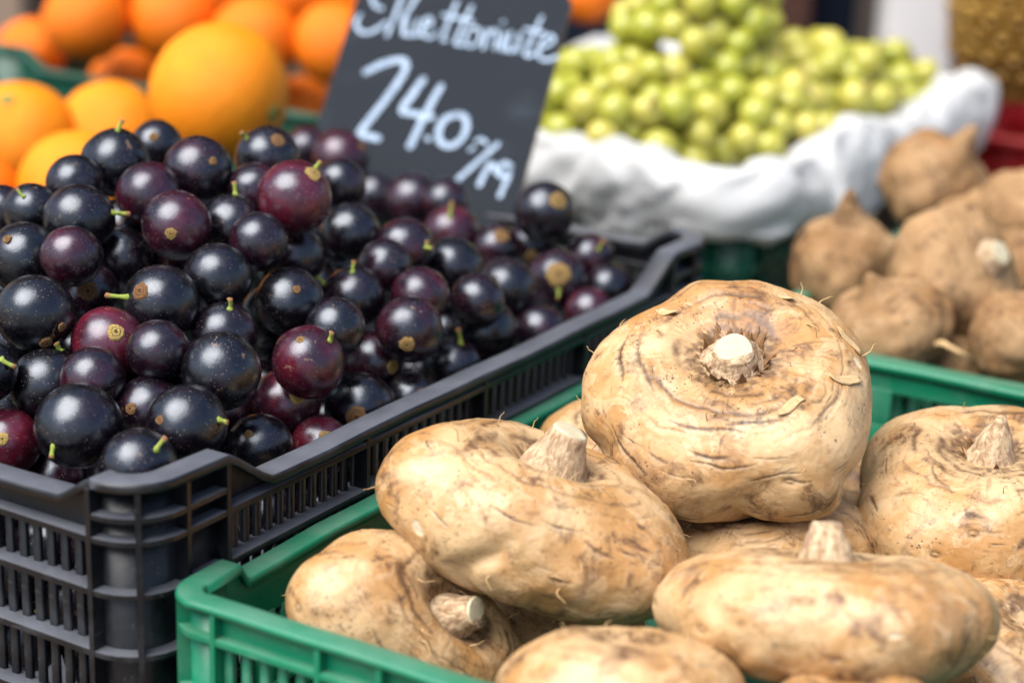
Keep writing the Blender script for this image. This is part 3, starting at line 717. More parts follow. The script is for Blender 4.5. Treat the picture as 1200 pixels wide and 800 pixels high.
# per listed grape: colour from black (0) to wine red (1), label, marks seen in the photograph: ('s' stem | 'c' scar, u, v, ...)
GL = [
 (.05, 'black grape with an upright dark stem, crowning the left peak of the heap', ('s', 138, 153, 138, 140, 1)),
 (.10, 'black grape with brown corky blotch peeping over the heap before the largest orange', ('c', 180, 160, 6, .2)),
 (.30, 'dusky purple grape with a small scar near its top, below the largest orange', ('c', 250, 189, 5, .2)),
 (.05, 'black grape with a broad brown rub across its crown, right peak of the heap', ('c', 326, 164, 10, .1), ('s', 289, 162, 284, 154, 0)),
 (.55, 'dull purple unmarked grape just under the black grape with the upright stem', ),
 (.88, 'large wine red grape with a pale torn scar and green stem stub on its crown', ('c', 368, 203, 10, .75), ('s', 371, 195, 374, 186, 0)),
 (.72, 'brownish red grape at the foot of the price board, left end', ('c', 425, 172, 6, .1)),
 (.10, 'black grape half hidden behind the left shoulder of the heap top', ),
 (.02, 'big black grape with a green stem sticking out to the right, upper left heap', ('s', 132, 249, 156, 256, 0)),
 (.10, 'black grape with short stem pointing up and left, left shoulder of the heap', ('s', 27, 230, 17, 221, 0)),
 (.20, 'dim grape on the left skyline of the heap, cut by the picture edge', ),
 (.60, 'purple grape with a pale star shaped scar in the middle of its face', ('c', 200, 274, 8, .55)),
 (.15, 'black grape with a thin green stem standing on its top, below the right peak', ('s', 276, 226, 279, 211, 0)),
 (.25, 'dark brownish grape wedged behind the large wine red grape', ),
 (.10, 'black grape with brown speck on its flank, right of the large wine red grape', ('c', 444, 283, 5, .1)),
 (.30, 'brown black grape with a yellow green blush low on its side, below the price board', ('c', 462, 250, 7, .8)),
 (.42, 'brownish purple grape in front of the lower middle of the price board', ),
 (.02, 'big black grape with rubbed brown marks near its top, left edge of heap', ('c', 8, 280, 6, .15)),
 (.10, 'black grape in the hollow under the purple grape with the star shaped scar', ),
 (.48, 'dusky purple grape with a round brown ringed scar facing forward', ('c', 103, 341, 11, .05)),
 (.05, 'black grape with a bright bluish sheen in the middle of the heap', ),
 (.35, 'dark purple grape with a green stem sticking out at lower right, mid heap', ('s', 374, 327, 387, 333, 0)),
 (.55, 'plum red grape with brown rubs and a yellow green patch at its base', ('c', 501, 285, 5, .7), ('s', 500, 290, 508, 296, 0)),
 (.86, 'red grape with a bright green upright stem beneath the price board', ('s', 527, 254, 530, 239, 0)),
 (.05, 'black grape in the row below the red grape with the bright upright stem', ),
 (.00, 'very large black grape with small brown scabs underneath, left side of the heap', ('c', 54, 402, 7, .1), ('c', 73, 383, 6, .1)),
 (.05, 'big black grape with a round brown scar and a green stem pointing left', ('c', 164, 341, 11, .05), ('s', 148, 348, 127, 347, 0)),
 (.97, 'bright wine red grape with a yellow ringed scar on its face, left of centre', ('c', 136, 389, 9, .95)),
 (.25, 'purple black grape with a brown tipped stem standing on its top', ('s', 270, 361, 276, 349, 0)),
 (.05, 'black grape with a shiny crown and faint brown speck, between the stemmed grapes mid heap', ('c', 348, 339, 4, .1)),
 (.10, 'black grape with a curled green stem on its crown, right of mid heap', ('s', 413, 318, 416, 304, 1)),
 (.15, 'small dark grape mostly hidden between the two purple grapes near the crate rim', ),
 (.00, 'black grape with a pale stem crossing in front of it, left side low down', ('s', 72, 409, 60, 404, 0)),
 (.40, 'dark purple grape deep in the gap right of the bright wine red grape', ),
 (.05, 'large black grape with a broad blue sheen, lower middle of the heap', ),
 (.78, 'plain purple grape with a short curved stem at its upper right', ('s', 387, 398, 394, 387, 0), ('c', 352, 398, 4, .3)),
 (.50, 'dark purple grape with a tan oval scar on its right side, near the rim', ('c', 461, 430, 8, .6), ('s', 464, 446, 477, 455, 0)),
 (.45, 'purple black grape with a tan ringed scar low on its front', ('c', 477, 404, 8, .45)),
 (.62, 'red brown grape half hidden behind the one with the low tan scar', ),
 (.10, 'black grape with a faint rub on its crown, close to the right rim', ('c', 572, 352, 5, .3)),
 (.25, 'black grape with a long green stem pointing left, right half of the heap', ('s', 577, 331, 555, 329, 0)),
 (.52, 'purple grape with an orange brown crown below the corner of the price board', ('c', 588, 276, 9, .2)),
 (.20, 'dark grape with an orange tan scar on its lower face, near the board corner', ('c', 622, 302, 10, .6)),
 (.15, 'black grape with a tan scar on its crown, standing clear right of the price board', ('c', 655, 235, 10, .45)),
 (.40, 'dark grape with a broad round tan scar and a green stem below it', ('c', 655, 321, 14, .45), ('s', 655, 341, 656, 352, 0)),
 (.50, 'dusky red grape by the back wall of the black crate', ('s', 702, 292, 706, 281, 0)),
 (.20, 'dull dark grape at the far right end of the heap against the rim', ),
 (.35, 'purple dusted grape low beside the rim, below the one with the broad tan scar', ('c', 645, 395, 4, .2)),
 (.10, 'black grape with a knobbly green stem standing on its top, touching the rim', ('s', 540, 402, 540, 385, 1)),
 (.15, 'small dark grape sunk against the rim between two taller grapes', ('c', 497, 462, 8, .1)),
 (.10, 'black grape with a frayed brown scar facing forward, touching the rim', ('c', 418, 489, 13, .1)),
 (.75, 'purple red grape with a bright yellow ringed scar on its upper right', ('c', 349, 464, 9, .95)),
 (.97, 'small crimson grape low by the rim with a freckled tan top', ('c', 382, 512, 9, .5)),
 (.05, 'black grape with a large bluish sheen resting against the raised rim corner', ('c', 291, 508, 4, .3)),
 (.35, 'purple black grape with a small ringed brown scar at its lower left', ('c', 153, 479, 7, .1)),
 (.05, 'large black grape with a small dark pit and a green stub at its right edge', ('c', 187, 492, 5, .05), ('s', 258, 492, 270, 493, 0)),
 (.00, 'largest black grape at the front left with a stem hanging from its lower edge', ('s', 62, 524, 57, 533, 1)),
 (.97, 'wine red grape with a yellow scar, cut by the left picture edge', ('c', 3, 514, 8, .95)),
 (.60, 'purple bluish grape peeping over the front rim of the crate', ),
 (.05, 'black grape with an upright green stem right at the front corner of the crate', ('s', 184, 526, 187, 508, 1)),
 (.10, 'black grape cut off by the left picture edge, half way up', ('s', 3, 422, 12, 433, 0)),
 (.50, 'brownish grape in shade between the two peaks of the heap', ),
 (.50, 'dull brown grape behind the right peak at the back of the heap', ),
 (.40, 'dark brown grape half hidden behind the red grape with the upright stem', ),
 (.50, 'purple glimmer of a grape sunk under the big black one at upper left', ),
 (.72, 'pinkish red grape low in the far corner beside the rim', ),
 (.30, 'dark grape in the hollow under the large wine red grape', ),
 (.40, 'dark grape sunk behind the large black one with the blue sheen', ),
 (.30, 'small dark grape under the plum red one with brown rubs', ),
 (.30, 'shaded grape behind the black one with the faint crown rub', ),
 (.45, 'shaded purple grape left of the grape with the small ringed brown scar', ),
]
GROUP_G = 'dark grapes heaped in the black crate'
rg = random.Random(11)
def sphere_dir(c, R, u, v):
    """direction from the grape's centre to the point of its surface seen at (u, v), or the nearest point of its outline"""
    k = ray(u, v); kn = k / np.linalg.norm(k); w = c - CAM; t = w @ kn; q = CAM + kn * t - c; d2 = q @ q
    if d2 >= (R * .985) ** 2: q = q / np.linalg.norm(q) * R * .985; d2 = q @ q
    p = q - kn * math.sqrt(max(0, R * R - d2)); return V(p).normalized()
for i, (x, y, z, R) in enumerate(GRAPES):
    Q = Quaternion((rg.gauss(0, 1), rg.gauss(0, 1), rg.gauss(0, 1), rg.gauss(0, 1))).normalized()
    o = link('grape', GRAPE_ME[i % 4]); o.location = (x, y, z); o.rotation_mode = 'QUATERNION'; o.rotation_quaternion = Q; o.scale = (R, R, R)
    if i < len(GL):
        t, lab = GL[i][0], GL[i][1]; marks = GL[i][2:]
    else:
        t = rg.choice((.0, .05, .1, .25, .5)); 
        q_ = FB.inverted() @ Vector((x, y, z)); d_ = (np.array((x, y, z)) - CAM) @ _F; u_ = 600 + FPX * ((np.array((x, y, z)) - CAM) @ _R) / d_; v_ = 400 - FPX * ((np.array((x, y, z)) - CAM) @ _U) / d_
        slats = v_ > 590 or (z < Z_RIM - .045 and (q_.y < .06 or q_.x > -.05))
        lab = ('dark grape low in the black crate, glimpsed between its slats' if slats else
               'dark grape sunk deep in the gaps at the left part of the heap' if u_ < 200 else
               'dark grape sunk deep in the gaps at the middle of the heap' if u_ < 420 else 'dark grape sunk deep in the gaps at the right part of the heap')
        marks = ()
    o['tint'] = float(t) * .88; tag(o, lab, 'grape', GROUP_G)
    Qi = Q.inverted(); c = np.array((x, y, z))
    for mk in marks:
        d = sphere_dir(c, R, mk[1], mk[2])
        if mk[0] == 'c':
            al = math.asin(min(.6, mk[3] / (R * FPX / np.linalg.norm(c - CAM))))
            s_ = link('scar', get_scar(al), o); ld = Qi @ d
            s_.rotation_mode = 'QUATERNION'; s_.rotation_quaternion = ld.to_track_quat('Z', 'Y') @ Quaternion((0, 0, 1), rg.uniform(0, 6)); s_['shade'] = float(mk[4])
        else:
            rpx = R * FPX / float((c - CAM) @ _F)
            du, dv = mk[3] - mk[1], mk[4] - mk[2]; Lp = math.hypot(du, dv) / rpx
            side_d = V(_R * du - _U * dv).normalized()
            ax = (d * .55 + side_d * .9).normalized()
            s_ = link('stem', STEM_ME[rg.randrange(4)], o); la = Qi @ ax
            s_.rotation_mode = 'QUATERNION'; s_.rotation_quaternion = la.to_track_quat('Z', 'Y') @ Quaternion((0, 0, 1), rg.uniform(0, 6)); s_.location = (Qi @ d) * .97
            k = min(1.35, max(.62, Lp / .42)); _w = rg.uniform(.62, .86); s_.scale = (_w, _w, k * rg.uniform(.62, .95))
    if i >= len(GL) and rg.random() < .4:
        d = Vector((rg.gauss(0, 1), rg.gauss(0, 1) - .8, rg.gauss(0, 1) + .8)).normalized(); ld = Qi @ d
        if rg.random() < .5:
            s_ = link('scar', get_scar(rg.choice((.12, .17, .23))), o); s_['shade'] = rg.random()
        else:
            s_ = link('stem', STEM_ME[rg.randrange(4)], o); s_.location = ld * .97; s_.scale = (.9, .9, .8)
        s_.rotation_mode = 'QUATERNION'; s_.rotation_quaternion = ld.to_track_quat('Z', 'Y')

# ------------------------------------------------------------------ yam beans
def axis_frame(c, theta, w, spin=0.0):
    """rotation whose z axis is THETA degrees off the line of sight, leaning W degrees right of upright in the picture"""
    vd = (CAM - c) / np.linalg.norm(CAM - c)
    upv = _U - (_U @ vd) * vd; upv /= np.linalg.norm(upv); rt = np.cross(upv, vd)
    w = rad(w); th = rad(theta)
    e = math.cos(w) * upv + math.sin(w) * rt; x = math.cos(w) * rt - math.sin(w) * upv
    z = math.cos(th) * vd + math.sin(th) * e
    y = np.cross(z, x)
    return Matrix(((x[0], y[0], z[0], 0), (x[1], y[1], z[1], 0), (x[2], y[2], z[2], 0), (0, 0, 0, 1))) @ Matrix.Rotation(rad(spin), 4, 'Z')

def jicama_mesh(seed, R, cz, ax, ay, lobes, dimple, nu, nv, mat, cracks=30, pits=9, extra=(), pales=(), point=0.0, clefts=(), rings=True, neck=0.0, es=.90, ec=.93, dw=.27, lump=.040):
    """lobed, flattened root; local z is its axis with the crown dimple at +z. theta 270 degrees faces the viewer's lower side."""
    rg = np.random.default_rng(seed)
    th = np.linspace(0, 2 * math.pi, nu, endpoint=False)
    ph = np.linspace(0.012, math.pi - .012, nv)
    PH, TH = np.meshgrid(ph, th, indexing='ij')
    s = np.sin(PH); c = np.cos(PH)
    lob = np.zeros_like(TH)
    for (k, a, p) in lobes: lob += a * np.cos(k * (TH - rad(p)))
    for (t0, wd, a, lo) in clefts:                         # folds between lobes, deeper under the widest part
        dt = (TH - rad(t0) + math.pi) % (2 * math.pi) - math.pi
        dt = dt + .12 * np.sin(PH * 5 + t0)
        lob -= a * np.exp(-(dt / wd) ** 2) * (lo + (1 - lo) * np.clip((PH - 1.1) / 1.0, 0, 1))
    e = es
    rho = np.sign(s) * np.abs(s) ** e * (1 + lob * np.abs(s) ** .8)
    zz = cz * np.sign(c) * np.abs(c) ** ec
    rr = np.abs(s) * (1 + lob * .5)
    zz = zz - dimple * np.exp(-(rr / dw) ** 2) * (c > 0) + neck * np.exp(-(rr / .16) ** 2) * (c > 0) - .10 * np.exp(-(rr / .3) ** 2) * (c < 0) * -1
    zz = zz - point * np.exp(-(rr / .20) ** 2) * (c < 0)
    X = np.stack([rho * np.cos(TH) * ax, rho * np.sin(TH) * ay, zz], -1)
    nrm = X / np.linalg.norm(X, axis=-1, keepdims=True)
    X = X * (1 + lump * fbm(nrm * 1.9 + seed, seed, 2)[..., None] + .0050 * fbm(nrm * 7.0 + seed, seed + 5, 3)[..., None])
    X = X + nrm * (0.0014 * fbm(nrm * 30 + seed, seed + 9, 3))[..., None]
    crack = np.zeros_like(TH); pale = np.zeros_like(TH); ringm = np.zeros_like(TH); disp = np.zeros_like(TH)
    wob = .030 * fbm(nrm * 5.5 + 2 * seed, seed + 21, 3)
    if rings:
        for (r0, am, rw) in ((.29, 1., .036), (.40, .75, .016), (.50, 1., .026), (.60, .7, .012), (.72, .35, .010)):
            gate = np.clip(fbm(np.stack([np.cos(TH) * 1.6, np.sin(TH) * 1.6, TH * 0 + r0 * 40], -1), seed + int(r0 * 100), 2) * 2.4 + .42, 0, 1)
            d = np.abs(rr + wob * 1.0 - r0); m = np.exp(-(d / rw) ** 2) * gate * (c > -.05)
            ringm = np.maximum(ringm, np.maximum(m, .38 * np.exp(-(d / (rw * 2.6)) ** 2) * gate * (c > -.05)) * am); disp -= m * .007
            disp += .0045 * np.clip(1 - np.abs(rr + wob * 1.0 - r0 - .035) / .035, 0, 1) * gate * (c > 0)
        rdl = vnoise(np.stack([np.cos(TH) * 26, np.sin(TH) * 26, rr * 3], -1), seed + 77)
        ringm = np.maximum(ringm, np.clip(rdl - .25, 0, 1) * 1.0 * (c > 0) * np.exp(-((rr - .42) / .2) ** 2))
        # fibrous soil round the crown
        ringm = np.maximum(ringm, np.exp(-((rr - .19) / .085) ** 2) * (c > 0) * (.85 + .7 * fbm(nrm * 16, seed + 3, 3)))
    lst = [(rg.uniform(0, 360), rg.uniform(40, 135), rg.uniform(2, 8), rg.uniform(.30, .85), rg.normal(0, 12), rg.uniform(.35, 1.0)) for _ in range(cracks)] + list(extra)
    for (t0, p0, hl, wd, tilt, st) in lst:                 # short stretch cracks: theta, phi, half length, width, tilt in degrees
        dt = ((TH - rad(t0) + math.pi) % (2 * math.pi) - math.pi) * np.sin(rad(p0)); dp = PH - rad(p0) + .5 * wob
        u = dt * math.cos(rad(tilt)) + dp * math.sin(rad(tilt)); w = -dt * math.sin(rad(tilt)) + dp * math.cos(rad(tilt))
        w = w + .02 * np.sin(u * 14 + t0)
        tp = np.clip(1 - (u / rad(hl)) ** 2, 0, 1)
        ww = rad(wd) * (.35 + .65 * tp) * (1 + .5 * vnoise(np.stack([u * 60, TH * 0 + t0, PH * 0], -1), seed))
        m = np.exp(-(w / np.maximum(ww, 1e-4)) ** 2) * (tp > 0) * tp ** .35 * st
        crack = np.maximum(crack, m); disp -= .0065 * m
        lip = np.exp(-((w - ww * 2.2) / (ww * 1.3)) ** 2) * tp * st; disp += .0022 * lip
        pale = np.maximum(pale, .22 * lip)
    for k in range(pits):                                  # round eyes with a knob in the middle
        t0, p0, sz = rg.uniform(0, 360), rg.uniform(55, 140), rg.uniform(1.3, 3.0)
        dt = ((TH - rad(t0) + math.pi) % (2 * math.pi) - math.pi) * np.sin(rad(p0)); d = np.hypot(dt, PH - rad(p0)) / rad(sz)
        m = np.exp(-((d - .75) / .38) ** 2); crack = np.maximum(crack, .75 * m * (.7 + .4 * vnoise(np.stack([TH * 40, PH * 40, PH * 0], -1), seed)))
        disp += -.022 * np.exp(-(d / 1.2) ** 2) + .022 * np.exp(-(d / .42) ** 2)
    for (t0, p0, lx, ly, tilt) in pales:                   # places where the skin is sliced off
        dt = ((TH - rad(t0) + math.pi) % (2 * math.pi) - math.pi) * np.sin(rad(p0)); dp = PH - rad(p0)
        u = dt * math.cos(rad(tilt)) + dp * math.sin(rad(tilt)); w = -dt * math.sin(rad(tilt)) + dp * math.cos(rad(tilt))
        d = np.hypot(u / rad(lx), w / rad(ly)) + .12 * vnoise(np.stack([u * 50, w * 50, PH * 0], -1), seed)
        m = np.clip((1.05 - d) / .16, 0, 1); pale = np.maximum(pale, m); disp -= .010 * m
    X = (X + nrm * disp[..., None]) * R
    v = X.reshape(-1, 3); n0 = len(v)
    v = np.concatenate([v, [X[0].mean(0)], [X[-1].mean(0)]])
    j, i = np.meshgrid(np.arange(nv - 1), np.arange(nu), indexing='ij'); i2 = (i + 1) % nu
    quads = np.stack([j * nu + i, (j + 1) * nu + i, (j + 1) * nu + i2, j * nu + i2], -1).reshape(-1, 4)
    ii = np.arange(nu); t1 = np.stack([np.full(nu, n0), ii, (ii + 1) % nu], -1)
    b = (nv - 1) * nu; t2 = np.stack([np.full(nu, n0 + 1), b + (ii + 1) % nu, b + ii], -1)
    me = bpy.data.meshes.new('jicama')
    nq, n3 = len(quads), len(t1) + len(t2)
    me.vertices.add(len(v)); me.vertices.foreach_set('co', v.ravel())
    me.loops.add(nq * 4 + n3 * 3); me.loops.foreach_set('vertex_index', np.concatenate([quads.ravel(), t1.ravel(), t2.ravel()]).astype(np.int32))
    me.polygons.add(nq + n3)
    st = np.concatenate([np.arange(nq) * 4, nq * 4 + np.arange(n3) * 3]).astype(np.int32)
    me.polygons.foreach_set('loop_start', st)
    me.polygons.foreach_set('use_smooth', np.ones(nq + n3, bool))
    me.materials.append(mat); me.update(calc_edges=True); me.validate()
    col = np.zeros((len(v), 4), np.float32); col[:, 3] = 1
    col[:n0, 0] = np.clip(crack, 0, 1).ravel(); col[:n0, 1] = np.clip(pale, 0, 1).ravel(); col[:n0, 2] = np.clip(ringm, 0, 1).ravel()
    ca = me.attributes.new('marks', 'FLOAT_COLOR', 'POINT'); ca.data.foreach_set('color', col.ravel())
    # a spot lookup for placing stalks, hairs and flakes
    def spot(tdeg, pdeg):
        jj = int(np.clip(np.searchsorted(ph, rad(pdeg)), 0, nv - 1)); kk = int(round((tdeg % 360) / 360 * nu)) % nu
        p = X[jj, kk]; a = X[jj, (kk + 3) % nu] - X[jj, kk - 3]; b_ = X[min(jj + 3, nv - 1), kk] - X[max(jj - 3, 0), kk]
        n = np.cross(b_, a); n /= np.linalg.norm(n) + 1e-12
        if n @ nrm[jj, kk] < 0: n = -n
        return p, n
    return me, spot, float(X[0, :, 2].mean())

def stalk_mesh(r0, r1, h, lean, seed, tip=None):
    rg = np.random.default_rng(seed); nu, nv = 26, 14; v = []
    for j in range(nv):
        t = j / (nv - 1); r = r0 * (1 - t) ** 1.6 * .55 + r1 + (r0 - r1) * .45 * (1 - t)
        if tip is not None and t > .72: r = r * (1 - (t - .72) / .28 * tip)
        for i in range(nu):
            a = 2 * math.pi * i / nu; q = 1 + .05 * math.sin(a * 3 + seed) + .035 * rg.normal()
            v.append((r * q * math.cos(a) + lean[0] * t * t, r * q * math.sin(a) + lean[1] * t * t, -h * .25 + h * 1.25 * t + .02 * h * math.sin(a * 2)))
    f = grid_faces(nu, nv, True); f.append(tuple((nv - 1) * nu + i for i in range(nu)))
    return mesh('stalk', v, f, M_JSTEM)
def cut_mesh(r, seed):
    nu = 24; rg = np.random.default_rng(seed); v = [(0, 0, .0010)]
    for k, (q, z) in enumerate(((.5, .0010), (.92, .0008), (1.0, -.0004))):
        for i in range(nu):
            a = 2 * math.pi * i / nu; w = 1 + .04 * math.sin(3 * a + seed); v.append((r * q * w * math.cos(a), r * q * w * math.sin(a), z + rg.normal(0, .00006)))
    me = mesh('cut_face', v, [(0, 1 + i, 1 + (i + 1) % nu) for i in range(nu)] + [q[::-1] for q in grid_faces(nu, 3, True, 1)], M_CUT, False); return me
FIBRE_ME = []
for k in range(6):
    r_ = random.Random(40 + k); L = .0075 + .0065 * r_.random(); pts = [(0, 0, -.0012)]; d = np.array([r_.uniform(-.5, .5), r_.uniform(-.5, .5), 1.0])
    for i in range(6):
        d = d + np.array([r_.gauss(0, .45), r_.gauss(0, .45), r_.gauss(0, .2)]); d /= np.linalg.norm(d); pts.append(tuple(np.array(pts[-1]) + d * L / 6))
    FIBRE_ME.append(tube_mesh('root_fibre', pts, (.00042, .00034, .00028, .00024, .0002, .00016, .0001), M_FIBRE, 5))
FLAKE_ME = []
for k in range(3):
    r_ = random.Random(k + 60); v = []; L, Wd = .011 + .004 * k, .0042
    for j in range(8):
        t = j / 7
        for i in range(5):
            s_ = i / 4 - .5
            v.append((s_ * Wd * (.35 + .8 * math.sin(math.pi * (t * .85 + .12))) + .0012 * math.sin(t * 4 + k) + r_.gauss(0, .00025), (t - .5) * L + r_.gauss(0, .0004), .0002 + .0013 * t ** 4 + .0006 * abs(s_) ** 2 * 2))
    FLAKE_ME.append(mesh('peel_flake', v, grid_faces(5, 8), M_FLAKE))
    FLAKE_ME[-1] = thicken(FLAKE_ME[-1], .0004)
def husk_mesh(seed):
    """a ragged strip of dry husk: stands round the stalk"""
    r_ = random.Random(seed); v = []; n = 6; L = .006 + .004 * r_.random(); w0 = .0028
    for j in range(n):
        t = j / (n - 1)
        for i in range(3):
            v.append(((i - 1) * w0 * (1 - t ** 1.5) + r_.gauss(0, .0002), .0015 * t * t + r_.gauss(0, .0002), -.001 + L * t))
    return thicken(mesh('husk', v, grid_faces(3, n), M_HUSK), .0004)
HUSK_ME = [husk_mesh(k) for k in range(4)]

def jicama(label, group, u, v, d, R, theta, w, spin=0, cz=.6, ax=1, ay=1, lobes=((3, .05, 20), (5, .03, 60)), dimple=.16, res=(180, 90), mat=None, seed=1,
           stalk=None, fibres=10, flakes=(), husks=0, cut=True, **kw):
    c = at(u, v, d)
    me, spot, z0 = jicama_mesh(seed, R, cz, ax, ay, lobes, dimple, res[0], res[1], mat or M_JIC, **kw)
    o = link('jicama', me); o.matrix_world = Matrix.Translation(V(c)) @ axis_frame(c, theta, w, spin)
    tag(o, label, 'yam bean', group)
    rg = random.Random(seed * 3 + 1)
    if stalk:
        r0, r1, h, lean, tip = stalk
        st = link('stalk', stalk_mesh(r0, r1, h, lean, seed, tip), o, Matrix.Translation((0, 0, z0)))
        if tip is None:
            link('cut_face', cut_mesh(r1 * .97, seed), st, Matrix.Translation((lean[0], lean[1], h)) @ Matrix.Rotation(math.atan2(lean[0], h) * 1.6, 4, 'Y') @ Matrix.Rotation(-math.atan2(lean[1], h) * 1.6, 4, 'X'))
        for i in range(husks):
            a = 2 * math.pi * i / husks + rg.uniform(-.25, .25); rr = r0 * rg.uniform(.78, 1.12)
            link('husk', HUSK_ME[i % 4], o, Matrix.Translation((rr * math.cos(a), rr * math.sin(a), z0 + .0005)) @ Matrix.Rotation(a - math.pi / 2, 4, 'Z') @ Matrix.Rotation(rad(rg.uniform(-70, 5)), 4, 'X') @ Matrix.Scale(rg.uniform(.45, 1.0), 4))
    for i in range(fibres):
        p, n = spot(rg.uniform(0, 360), rg.choice((rg.uniform(14, 40), rg.uniform(60, 150))))
        q = V(n).to_track_quat('Z', 'Y').to_matrix().to_4x4()
        link('root_fibre', FIBRE_ME[rg.randrange(6)], o, Matrix.Translation(V(p)) @ q @ Matrix.Rotation(rg.uniform(0, 6), 4, 'Z') @ Matrix.Scale(rg.uniform(.45, 1.15), 4))
    for (t, p_, ro, k) in flakes:
        p, n = spot(t, p_)
        q = V(n).to_track_quat('Z', 'Y').to_matrix().to_4x4()
        link('peel_flake', FLAKE_ME[k], o, Matrix.Translation(V(p)) @ q @ Matrix.Rotation(rad(ro), 4, 'Z'))
    return o
GY = 'pale yam beans in the bright green crate'
jicama('big round pale yam bean on top, white cut stalk in its ringed crown', GY, 856, 470, .915, .0645, 43, 3, cz=.56, es=.80, ec=.84, dw=.36, seed=4, res=(512, 250),
       lobes=((2, .02, 10), (3, .035, 75), (5, .035, 22), (7, .012, 50)), clefts=((205, .16, .10, .35), (282, .14, .10, .05), (322, .12, .08, .1), (95, .2, .06, .6), (150, .2, .05, .5)), dimple=.17,
       cracks=34, pits=8, extra=((268, 62, 13, .9, 2, 1), (262, 56, 8, 1.3, 0, 1), (225, 74, 14, 1.2, 20, 1), (290, 70, 11, .9, -14, .9), (248, 102, 14, 1.1, 6, 1), (300, 96, 7, 1.0, -20, .8), (240, 66, 5, 1.1, 20, .8), (258, 41, 15, 1.2, 2, 1), (284, 36, 10, 1.5, -4, 1), (182, 46, 13, 1.6, 3, 1), (195, 34, 12, 1.6, 0, .9), (120, 50, 14, 1.2, 4, .8), (330, 44, 12, 1.1, 0, .8)),
       pales=((8, 57, 1.6, 4, 20),), stalk=(.0135, .0088, .0085, (.0005, -.001), None), husks=64, fibres=44, flakes=((352, 48, 15, 2), (20, 52, -50, 1), (60, 40, 30, 0), (310, 30, 75, 1), (140, 36, 10, 0)))
jicama('kidney shaped pale yam bean at centre, thick cut stalk behind its ridge', GY, 626, 606, .865, .0645, 70, 20, cz=.51, ax=1.0, ay=.86, seed=9, res=(512, 250),
       lobes=((2, .07, 0), (3, .04, 100), (5, .025, 40)), clefts=((255, .10, .10, .0), (90, .35, .16, .8), (20, .2, .05, .5)), dimple=.24, cracks=26, pits=8,
       extra=((262, 66, 9, .9, 10, 1), (282, 62, 8, .8, 8, .9), (300, 70, 7, 1.6, 30, .9), (288, 96, 6, 1.1, 0, .8)), pales=((228, 100, 2.4, 5.0, -18),),
       stalk=(.0175, .0080, .0235, (.002, .0), None), husks=12, fibres=40)
jicama('pale yam bean in the front left corner, cut stalk turned right', GY, 483, 745, .855, .0515, 52, 62, spin=38, cz=.62, ax=1.14, ay=.78, seed=15, res=(420, 210),
       lobes=((2, .05, 20), (3, .05, 100), (4, .03, 30)), clefts=((100, .3, .12, .8), (330, .3, .10, .7)), dimple=.26, cracks=16, pits=6,
       stalk=(.0118, .0066, .016, (.003, -.002), None), husks=20, fibres=34)
jicama('wide pale yam bean at front right, brown stalk stump rising behind it', GY, 966, 722, .80, .0665, 82, 3, cz=.41, ax=1.0, ay=.84, seed=22, res=(420, 210),
       lobes=((2, .03, 5), (3, .03, 40), (5, .03, 15)), clefts=((235, .14, .10, .1), (205, .2, .05, .4), (300, .2, .04, .3)), dimple=.15, cracks=14, pits=8, pales=((292, 86, 2.5, 2.0, 0),),
       stalk=(.0108, .0075, .0200, (-.001, .003), .25), husks=6, fibres=26)
jicama('pale yam bean nearest the viewer, cut off by the bottom of the picture', GY, 729, 822, .765, .0460, 78, 4, cz=.60, ax=1.0, ay=.9, seed=31, res=(300, 150), lobes=((2, .03, 0), (3, .03, 30)), cracks=10, pits=5, fibres=10)
jicama('pale yam bean at the right edge with an uncut pointed shoot in its crown', GY, 1155, 592, .935, .0635, 57, 6, cz=.57, seed=41, es=.84, ec=.86, dw=.33, res=(480, 230), lobes=((2, .03, 40), (3, .05, 10), (5, .03, 75)),
       clefts=((180, .2, .05, .4), (110, .2, .06, .6)), dimple=.17, cracks=30, pits=14, extra=((215, 66, 6, 1.3, 0, 1), (232, 30, 10, .8, 40, .8)),
       stalk=(.0120, .0045, .021, (.003, .002), .55), husks=18, fibres=34)
jicama('shaded yam bean under the big round one, behind the wide front right one', GY, 888, 652, .92, .0500, 62, -8, cz=.58, seed=52, res=(240, 120), cracks=14, pits=6, fibres=14)
jicama('shaded yam bean deep between the big round one and the right edge one', GY, 985, 612, 1.0, .0450, 60, 10, cz=.62, seed=57, res=(200, 100), cracks=10, pits=4, fibres=6)
jicama('yam bean at the bottom right corner, lying under the wide one', GY, 1192, 776, .87, .0470, 55, 20, cz=.60, seed=63, res=(240, 120), cracks=20, pits=8, fibres=10)
jicama('pale yam bean glimpsed behind the thick stalk of the kidney shaped one', GY, 728, 540, .995, .0430, 60, 5, cz=.60, seed=66, res=(200, 100), cracks=10, pits=4, fibres=8)
jicama('dark shaded yam bean down in the gap left of the front ones', GY, 642, 736, .93, .0480, 50, 30, cz=.6, seed=71, res=(200, 100), cracks=10, pits=4, fibres=14)
jicama('yam bean tip just showing at the bottom edge under the wide front right one', GY, 1000, 848, .755, .0330, 70, 0, cz=.65, seed=75, res=(160, 80), cracks=6, pits=4, fibres=4)
jicama('shaded yam bean at the bottom of the green crate, below the big round one', GY, 800, 640, 1.02, .0500, 60, 0, cz=.6, seed=79, res=(160, 80), cracks=6, pits=4, fibres=6)
GY2 = 'brown earthy yam beans in the crate behind'
def brown(label, u, v, d, rpx, **kw):
    kw.setdefault('cz', .74); kw.setdefault('res', (150, 80)); kw.setdefault('theta', 66); kw.setdefault('w', 0)
    jicama(label, GY2, u, v, d, 1.0 * rpx * d / 2400, mat=M_JIC2, cracks=16, pits=14, fibres=8, rings=False, lump=.075, **kw)
